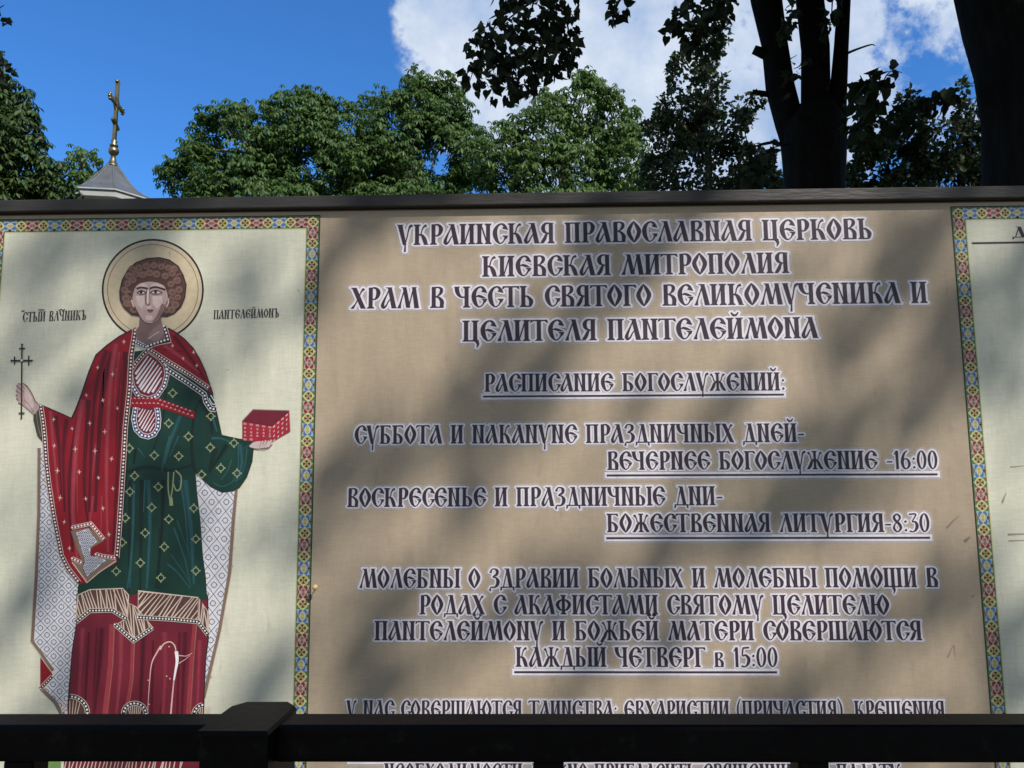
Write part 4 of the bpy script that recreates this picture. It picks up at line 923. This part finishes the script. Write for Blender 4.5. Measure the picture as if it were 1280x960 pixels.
def px_lobe(cx, cy, rx, ry, Y, rd=None):
    c = at(cx, cy, Y); k = (Y+DIST)/FPX; return (c.x, c.y, c.z), (rx*k, (rd or (rx+ry)*.5)*k, ry*k)
def noisegap(P, f, thr):
    return np.array([noise.noise(Vector(p)*f) for p in P]) > thr
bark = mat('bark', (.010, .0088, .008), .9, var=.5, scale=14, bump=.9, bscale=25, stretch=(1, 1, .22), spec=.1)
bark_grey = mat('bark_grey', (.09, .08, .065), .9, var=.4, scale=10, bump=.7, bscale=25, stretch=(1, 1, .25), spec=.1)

def palmate(name, lobes, Y, per, size, m, parent, gap=-.24, nl=6):
    """horse-chestnut foliage: fans of drooping leaflets at the twig ends"""
    C, O = [], []
    for (cx, cy, rx, ry) in lobes:
        c, r = px_lobe(cx, cy-2, rx*1.10, ry*1.10, Y); n = int(per*r[0]*r[2]*(.5+.5*r[1]))+12
        p, o = ellip(c, r, n, .6); p = p+o*(np.minimum(rng.normal(size=n)**2, 2.6)*.05)[:, None]*np.array([1, 1, 1.5]); C.append(p); O.append(o)
    C = np.concatenate(C); O = np.concatenate(O); k = noisegap(C, 1.0, gap); C, O = C[k], O[k]; n = len(C)
    up = unit(O*.45+np.array([0, 0, 1.0])+rng.normal(size=(n, 3))*.28)
    a = np.cross(up, rand_dirs(n)); a = unit(a); b = np.cross(up, a)
    B, D, Nn, Sz = [], [], [], []
    ph = rng.random(n)*6.28; sc = size*rng.uniform(.7, 1.25, n)
    for i in range(nl):
        t = ph+i*2*math.pi/nl+rng.normal(size=n)*.12; dr = rng.uniform(.15, .75, n)
        d = unit(a*np.cos(t)[:, None]+b*np.sin(t)[:, None]-up*dr[:, None]-np.array([0, 0, .25]))
        nn = unit(up-d*(up*d).sum(1)[:, None]); s = sc*rng.uniform(.75, 1.1, n)
        B.append(C); D.append(d); Nn.append(nn); Sz.append(s)
    B, D, Nn, Sz = map(np.concatenate, (B, D, Nn, Sz))
    return leaf_obj(name, B, D, Nn, Sz, Sz*.36, m, parent, 'kite', .25, .22)
def scatter(name, lobes, Y, per, size, m, parent, gap=-.15, shape='oval', hang=.5, freq=1.4, wr=.62, rd=None):
    C, O = [], []
    for (cx, cy, rx, ry) in lobes:
        c, r = px_lobe(cx, cy, rx, ry, Y, rd); n = int(per*r[0]*r[2]*(.5+.5*r[1]/max(r[0], r[2])))+8
        p, o = ellip(c, r, n, .4); C.append(p); O.append(o)
    C = np.concatenate(C); O = np.concatenate(O)
    if gap is not None: k = noisegap(C, freq, gap); C, O = C[k], O[k]
    n = len(C); d = unit(O*.5+rng.normal(size=(n, 3))*.7-np.array([0, 0, hang])); nn = rand_dirs(n)+np.array([0, -.3, .5]); nn = unit(nn-d*(nn*d).sum(1)[:, None])
    s = size*rng.uniform(.65, 1.25, n)
    return leaf_obj(name, C, d, nn, s, s*wr, m, parent, shape)
def trunk_limbs(root, base, top, r0, lobes, Y, m, nlimb=9):
    bm = bmesh.new(); b, t = Vector(base), Vector(top)
    pts = [b.lerp(t, i/7)+Vector((noise.noise(b+Vector((i, 0, 0)))*.12, noise.noise(b+Vector((0, i, 0)))*.12, 0))*(1 if i else 0) for i in range(8)]
    tube(bm, pts, [r0*(1.35 if i == 0 else 1)*(1-.085*i) for i in range(8)], 12, .08, 2.5); bmobj('trunk', bm, m, root, True)
    bm = bmesh.new()
    for i in range(nlimb):
        cx, cy, rx, ry = lobes[i % min(5, len(lobes))]; e = at(cx+random.uniform(-.4, .4)*rx, cy+random.uniform(-.5, .3)*ry, Y+random.uniform(-.6, .6)*rx*(Y+DIST)/FPX); s = pts[random.choice((4, 5, 6, 7))]
        md = s.lerp(e, .5)+Vector((0, 0, .25*(e-s).length*random.uniform(.1, .6)))
        tube(bm, catmull([s, s.lerp(md, .6), md, md.lerp(e, .5)+Vector((.1, 0, .1)), e], 3), [max(.008, r0*.2*(1-k/13)) for k in range(13)], 7, .06)
    bmobj('limbs', bm, m, root, True)

CHA = leafmat('chestnut_leaf', (.038, .086, .021), (.105, .185, .046), .36)
CHB = leafmat('chestnut_leaf_light', (.046, .100, .022), (.120, .200, .050), .36)
CHD = leafmat('dark_chestnut_leaf', (.020, .048, .010), (.060, .110, .024), .25)
DKL = leafmat('dark_small_leaf', (.022, .040, .014), (.06, .085, .035), .25)
LIN = leafmat('linden_leaf', (.012, .020, .007), (.026, .040, .013), .08, .8)
def broad(name, label, cat, lobes, Y, m, kind, per, size, basepx, r0, group=None, **k):
    low = list(lobes); mx_ = sum(l[0] for l in lobes)/len(lobes)
    e = at(basepx, 300, Y); t = at(mx_*.5+basepx*.5, 190, Y)
    root = empty(name, (e.x, Y, 0)); tag(root, label, cat, group)
    trunk_limbs(root, (e.x, Y, 0), t, r0, lobes, Y, bark_grey)
    (palmate if kind == 'p' else scatter)('crown', low, Y, per, size, m, root, **k); return root
GRP = 'chestnut trees beyond the notice board'
broad('chestnut_tree', 'wide green chestnut tree between the chapel cross and the taller crown on its right', 'tree',
      [(303, 180, 62, 46), (372, 168, 58, 52), (272, 160, 34, 24), (262, 215, 40, 40), (225, 222, 26, 24), (400, 205, 60, 50), (320, 235, 80, 40), (388, 130, 26, 20), (305, 142, 26, 14), (425, 150, 28, 26), (340, 290, 130, 55), (245, 185, 22, 14), (210, 214, 14, 8), (262, 142, 20, 10)], 19, CHA, 'p', 560, .19, 330, .26, GRP)
broad('chestnut_tree', 'tall pointed chestnut crown reaching up beside the left edge of the cloud', 'tree',
      [(485, 165, 45, 48), (523, 135, 34, 40), (560, 135, 34, 38), (520, 200, 85, 50), (455, 210, 50, 40), (585, 195, 28, 40), (520, 105, 18, 14), (560, 106, 20, 14), (470, 128, 26, 16), (580, 140, 20, 14), (500, 285, 120, 55)], 20.5, CHA, 'p', 560, .19, 505, .28, GRP)
broad('chestnut_tree', 'light green chestnut tree with a domed top under the hanging dark leaves', 'tree',
      [(628, 200, 46, 44), (690, 165, 44, 46), (730, 130, 38, 36), (728, 104, 16, 12), (768, 160, 36, 40), (690, 220, 85, 42), (782, 205, 40, 48), (655, 160, 24, 20), (760, 122, 20, 12), (700, 125, 24, 18), (700, 290, 120, 50)], 18.5, CHB, 'p', 560, .18, 700, .27, GRP)
broad('young_tree', 'slender dark small leaved tree with a tall spire between the chestnuts and the forked trunk', 'tree',
      [(882, 62, 24, 32), (850, 90, 18, 26), (878, 105, 34, 30), (855, 140, 40, 34), (895, 165, 44, 40), (830, 175, 34, 40), (870, 215, 80, 44), (940, 125, 22, 12), (925, 150, 20, 16), (940, 205, 30, 30), (905, 42, 9, 18), (955, 228, 26, 20), (880, 290, 100, 50), (890, 130, 24, 20)], 11, DKL, 's', 6000, .095, 880, .11, gap=-.12, freq=2.6, hang=.2)
broad('leafy_tree', 'dark dense tree at the left edge, left of the chapel roof', 'tree',
      [(12, 140, 30, 34), (30, 175, 30, 40), (40, 215, 34, 34), (5, 200, 50, 60), (70, 240, 24, 20), (-60, 180, 70, 90), (10, 290, 90, 50), (58, 228, 20, 22), (-10, 115, 30, 30)], 9.5, CHD, 'p', 1150, .14, -40, .2)
broad('garden_tree', 'small pale tree just behind the chapel roof', 'tree',
      [(104, 207, 26, 20), (92, 232, 40, 22), (125, 225, 24, 22), (100, 280, 50, 40)], 24, CHB, 'p', 300, .22, 100, .16)
broad('shrubby_tree', 'dark tangled small leaved tree filling the gap between the two big trunks', 'tree',
      [(1138, 160, 30, 34), (1110, 205, 55, 38), (1175, 190, 48, 46), (1212, 150, 20, 34), (1135, 125, 16, 16), (1090, 170, 24, 30), (1150, 290, 120, 60), (1205, 115, 12, 16), (1160, 228, 90, 30), (1100, 215, 55, 30), (1190, 215, 50, 34), (1075, 200, 22, 40), (1260, 200, 60, 60)], 9.5, DKL, 's', 5200, .095, 1150, .10, gap=-.10, freq=2.8, hang=.2)

# ------------------------------------------------------------------ big dark trees close behind the board
TY = 6.0
fk = empty('forked_tree', (at(1018, 240, TY).x, TY, 0)); tag(fk, 'big dark tree whose trunk forks into three upright stems, leafy twigs hanging beside it', 'tree')
PT = lambda x, y, dy=0: at(x, y, TY+dy)
kp = (TY+DIST)/FPX
bm = bmesh.new()
b0 = PT(1018, 235); pts = [Vector((b0.x, TY, 0)), Vector((b0.x, TY, .5)), b0, PT(1018, 200), PT(1015, 165), PT(1022, 148), PT(1026, 120)]
tube(bm, pts, [.47, .37, 38*kp, 39.5*kp, 42*kp, 34*kp, 15*kp], 20, .05, 2.2)
tube(bm, [PT(1002, 190), PT(986, 152), PT(975, 110), PT(968, 55), PT(958, 0), PT(938, -90, .3), PT(900, -220, .8)], [22*kp, 18*kp, 18*kp, 16.5*kp, 19.5*kp, 18*kp, 15*kp], 16, .06, 2.5)
tube(bm, [PT(1020, 190), PT(1020, 130), PT(1019, 60), PT(1012, 0), PT(1010, -100, -.3), PT(990, -240, -.6)], [22*kp, 18.5*kp, 17.5*kp, 17.5*kp, 17*kp, 14*kp], 16, .06, 2.5)
tube(bm, [PT(1040, 190, -.05), PT(1047, 130, -.05), PT(1051.5, 60, -.05), PT(1055, 0, 0), PT(1070, -120, .2), PT(1110, -260, .3)], [18*kp, 11.5*kp, 9*kp, 8.5*kp, 9*kp, 8*kp], 14, .05, 2.5)
for (x0, y0, x1, y1, r) in ((966, 70, 942, 62, 7), (972, 118, 941, 115, 3.6)):
    tube(bm, [PT(x0, y0), PT((x0+x1)/2, (y0+y1)/2+1), PT(x1, y1)], [r*1.3*kp, r*1.05*kp, r*.85*kp], 9, .08, 6)
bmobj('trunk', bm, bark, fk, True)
RYT = 3.2; kr = (RYT+DIST)/FPX; PR = lambda x, y, dy=0: at(x, y, RYT+dy)
rt = empty('big_tree', (PR(1305, 240).x, RYT, 0)); tag(rt, 'thick black tree trunk leaning out of the top right corner', 'tree')
bm = bmesh.new(); b0 = PR(1306, 240)
tube(bm, [Vector((b0.x, RYT, 0)), Vector((b0.x, RYT, .5)), PR(1307, 260), PR(1304, 200), PR(1299, 140), PR(1288, 80), PR(1272, 20), PR(1254, -50), PR(1215, -160), PR(1150, -300, .4)], [.52, .42, 70*kr, 69*kr, 67*kr, 66*kr, 66*kr, 65*kr, 54*kr, 46*kr], 22, .05, 2.0)
tube(bm, [PR(1275, 20), PR(1290, -60), PR(1340, -200), PR(1390, -330, .5)], [60*kr, 56*kr, 48*kr, 38*kr], 16, .05, 2.0)
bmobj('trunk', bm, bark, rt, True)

def twig(bm, P, r0=.008, r1=.002, seg=6):
    Q = catmull(P, 4); tube(bm, Q, [r0+(r1-r0)*i/(len(Q)-1) for i in range(len(Q))], seg)
HY = 2.9                                                   # the hanging sprays
def spray(root, lobes, twigs, Y=HY, per=2550, size=.062, gap=None, rd=40):
    e = empty('leafy_branch', at(lobes[0][0], lobes[0][1], Y)); e.parent = root; e.matrix_parent_inverse = Matrix.Translation(root.location).inverted()
    scatter('leaves', lobes, Y, per, size, LIN, e, gap=gap, shape='heart', hang=.75, freq=5, wr=.86, rd=rd)
    bm = bmesh.new()
    for P in twigs: twig(bm, [at(x, y, Y+dy) for (x, y, dy) in P], .010, .0022)
    bmobj('twigs', bm, bark, e, True)
top = (690, -150, 1.2)
spray(fk, [(662, 18, 44, 34), (640, 60, 40, 26), (690, 70, 20, 30), (655, 85, 30, 14)], [[top, (680, -60, .5), (665, 10, 0), (645, 70, 0), (640, 105, 0)], [(680, -60, .5), (690, 20, .1), (705, 70, 0)], [(668, 0, .1), (640, 20, 0), (619, 36, 0)]], per=3910)
spray(fk, [(596, 66, 14, 18), (590, 95, 13, 16), (614, 108, 10, 10), (608, 45, 12, 12), (620, 80, 16, 12)], [[(668, 0, .1), (632, 15, 0), (612, 45, 0), (598, 72, 0), (585, 108, 0)], [(612, 45, 0), (622, 85, 0), (616, 118, 0)]], per=2210)
spray(fk, [(655, 104, 16, 12), (668, 100, 14, 10), (640, 112, 10, 8)], [[(665, 60, 0), (664, 90, 0), (650, 115, 0)]], per=2210)
spray(fk, [(705, 30, 18, 22), (714, 58, 9, 14), (712, 78, 8, 8), (690, 20, 20, 30), (712, 5, 14, 8)], [[(690, -60, .5), (705, 10, 0), (714, 60, 0), (712, 85, 0)]], per=2550)
spray(fk, [(622, -4, 14, 6), (640, -10, 26, 10)], [[top, (650, -50, .3), (628, -6, 0)]], per=2040)
spray(fk, [(776, 1, 13, 9), (768, 10, 5, 5)], [[(800, -120, .8), (785, -30, .1), (770, 12, 0)]], per=2550)
spray(fk, [(880, 4, 30, 13), (855, 20, 16, 12), (842, 28, 9, 6), (906, 12, 12, 11), (888, 20, 10, 8), (868, 38, 14, 6)], [[(960, -150, 1.2), (930, -50, .3), (890, 2, 0), (855, 18, 0), (838, 30, 0)], [(890, 2, 0), (912, 20, 0)], [(875, 10, 0), (880, 40, 0)]], per=2890)
spray(fk, [(884, 42, 16, 16), (866, 50, 14, 14), (893, 55, 10, 12)], [[(880, 10, 0), (878, 40, 0), (895, 62, 0)]], per=1700)
spray(fk, [(989, 22, 7, 16), (984, 36, 6, 8)], [[(985, -40, .2), (990, 10, 0), (985, 42, 0)]], Y=4.6, per=1700, size=.075)
spray(fk, [(1040, 12, 7, 14), (1038, 28, 6, 8)], [[(1042, -40, .2), (1040, 10, 0), (1038, 34, 0)]], Y=4.6, per=1700, size=.075)
spray(fk, [(992, 80, 5, 3), (1000, 90, 4, 4)], [[(1005, 70, .2), (1000, 82, 0), (992, 86, 0)]], Y=4.6, per=850, size=.06)
lt = [o for o in COL.objects if o.name == 'leafy_tree'][0]
spray(lt, [(-6, 80, 14, 22), (4, 98, 9, 8), (-4, 68, 10, 8), (-10, 10, 10, 16)], [[(-60, -40, .5), (-14, 20, 0), (-4, 70, 0), (6, 102, 0)]], Y=4.0, per=1900, size=.055)
# low sprout with big leaves
spray(fk, [(1092, 112, 22, 14), (1103, 95, 12, 10), (1086, 128, 20, 10), (1078, 105, 12, 6)], [[(1056, 170, .6), (1078, 148, 0), (1095, 118, 0), (1112, 90, 0), (1128, 91, 0)], [(1095, 118, 0), (1068, 108, 0)]], Y=3.4, per=714, size=.105)
spray(fk, [(1168, 122, 14, 7), (1180, 124, 10, 6)], [[(1120, 165, .3), (1148, 132, 0), (1165, 122, 0), (1186, 120, 0)]], Y=3.4, per=1105, size=.09)
spray(fk, [(1075, 146, 20, 8), (1110, 150, 26, 10), (1090, 160, 30, 10), (1140, 148, 16, 10)], [[(1056, 180, .6), (1080, 155, 0), (1125, 150, 0)]], Y=3.6, per=850, size=.09)
spray(fk, [(940, 215, 26, 22), (955, 195, 14, 12), (962, 230, 22, 10), (930, 232, 24, 12)], [[(985, 180, 1.5), (955, 190, .6), (930, 225, 0)], [(970, 178, 1.5), (940, 184, 0), (925, 188, 0)]], Y=4.4, per=1054, size=.085)
for tw, r0_ in (([PT(1056, 68), PT(1070, 62), PT(1088, 56), PT(1094, 57)], .016), ([PT(985, 180), PT(960, 178), PT(940, 184)], .016)):
    bm = bmesh.new(); twig(bm, tw, r0_, .004); bmobj('bare_twig', bm, bark, fk, True)

# high crowns that roof the place: leaves kept out of the low sight lines and open to the sun over the board
bands = [  # stripes of shade as they lie across the board: points along each, half width, strength
    ([(880, 240), (760, 360), (640, 470), (535, 605)], 42, .90), ([(565, 475), (490, 560), (415, 655)], 24, .80), ([(1190, 285), (1080, 390)], 62, .85),
    ([(1135, 465), (1040, 545), (960, 605), (860, 655), (760, 690), (655, 745)], 31, .88), ([(1250, 690), (1150, 765), (1050, 830), (950, 890)], 34, .82), ([(890, 700), (780, 785), (690, 870)], 25, .72),
    ([(510, 735), (440, 805), (395, 890)], 34, .78), ([(640, 765), (560, 830), (470, 900)], 24, .62), ([(345, 785), (275, 890)], 20, .82), ([(390, 275), (250, 400), (110, 490)], 52, .66), ([(190, 270), (40, 400), (-40, 470)], 58, .72),
    ([(445, 262), (395, 350)], 36, .8), ([(1285, 280), (1225, 430)], 62, .85), ([(1290, 510), (1235, 610)], 30, .6), ([(1285, 790), (1235, 910)], 44, .75), ([(1000, 290), (930, 360)], 22, .45), ([(120, 560), (30, 700)], 34, .45), ([(230, 560), (150, 660)], 40, .55), ([(1000, 700), (900, 790)], 18, .45), ([(330, 430), (250, 520)], 26, .4), ([(160, 800), (60, 900)], 34, .45)]
def shadow_prob(Q):
    px, py = project(Q)
    pr = np.array([.10+.30*noise.noise(Vector(((x*.66-y*.75)/190, (x*.75+y*.66)/52, 3.3))) if -120 < x < 1400 and 150 < y < 1120 else 0 for x, y in zip(px, py)]).clip(.04, .5)
    for (pts, hw, w) in bands:
        dm = np.full(len(px), 1e9)
        for (ax, ay), (bx, by) in zip(pts, pts[1:]):
            vx, vy = bx-ax, by-ay; t = (((px-ax)*vx+(py-ay)*vy)/(vx*vx+vy*vy)).clip(0, 1); dm = np.minimum(dm, np.hypot(px-ax-t*vx, py-ay-t*vy))
        pr = np.maximum(pr, w*np.where(px < 395, .72, .86)*np.exp(-(dm/hw)**2*1.0))
    o = (px < -120) | (px > 1400) | (py < 190) | (py > 1080)
    return np.where(o, np.where(py > 1650, .30, .93), pr)
def keep(P):
    k = rng.random(len(P)) < 1
    px, py = project(P); infront = (P-CAMN)@FN > .1
    k &= ~(infront & (py > -25) & (px > -160) & (px < 1440))
    t = P[:, 1]/SN[1]; Q = P-SN*t[:, None]; k &= (t < 0) | (rng.random(len(P)) < shadow_prob(Q)**2) | (t < 0)
    return k
def crown(name, c, r, n, size, parent, lo=2.6):
    p, o = ellip(c, r, n, .15); p = p[p[:, 2] > lo]; p = p[keep(p)]; m = len(p)
    d = unit(rng.normal(size=(m, 3))*.8-np.array([0, 0, .4])); nn = unit(rand_dirs(m)+np.array([0, 0, .9])); nn = unit(nn-d*(nn*d).sum(1)[:, None]); s = size*rng.uniform(.7, 1.25, m)
    return leaf_obj(name, p, d, nn, s, s*.86, LIN, parent, 'oval')
fx, rx_ = fk.location.x, rt.location.x
crown('crown', (fx+1.0, 4.6, 9.6), (5.5, 4.6, 4.0), 26000, .15, fk)
crown('crown', (rx_+1.4, 2.2, 8.4), (4.6, 4.6, 4.2), 22000, .15, rt)
# a third tree behind the photographer throws the stripes of shade on the board
sh = empty('shade_tree', (6.6, -7.2, 0)); tag(sh, 'tall leafy tree standing behind the viewer, its crown dappling the banner with shade', 'tree')
n = 70000
Q = np.stack([rng.uniform(-8, 4.5, n), np.zeros(n), rng.uniform(-6, 3.6, n)], 1); tt = rng.uniform(10.5, 15.0, n)+np.where(Q[:, 2] < 0, 2, 0); P = Q+SN*tt[:, None]
k = rng.random(n) < -np.log(1-shadow_prob(Q))/2.7; P = P[k]; m = len(P)
d = unit(rng.normal(size=(m, 3))*.8-np.array([0, 0, .3])); nn = unit(np.array(SUN)*1.0+rng.normal(size=(m, 3))*.5); nn = unit(nn-d*(nn*d).sum(1)[:, None]); s = .10*rng.uniform(.7, 1.3, m)
leaf_obj('crown', P, d, nn, s, s*.8, LIN, sh, 'oval')
crown('crown', (1.5, -6.5, 11.0), (10.5, 6.5, 2.6), 26000, .17, sh)  # wide canopy added out of view to screen the board from blue sky
bm = bmesh.new(); tube(bm, [(6.6, -7.2, 0), (6.6, -7.2, .6), (6.4, -7.1, 3), (6.3, -7.0, 6), (6.0, -6.8, 7.4), (5.8, -6.6, 8)], [.45, .34, .3, .26, .18, .1], 16, .06, 2); bmobj('trunk', bm, bark, sh, True)

# unseen trees added behind the viewer; they fill the light that reaches the board with green and brown instead of open sky
src = [o for o in COL.objects if o.name.startswith('chestnut_tree')]
for i, (x, y) in enumerate(((-17, -12), (-9.5, -16), (-2, -17.5), (6, -18), (13, -17), (20, -12), (-19, -3), (22, -3), (-14, -20), (1, -24))):
    c = copy_tree(src[i % 3]); c.location = (x, y, 0); c.rotation_euler = (0, 0, 1.3*i); c['label'] = 'unseen chestnut tree added behind the viewer to screen the board from sky'; c['group'] = 'added trees behind the viewer'
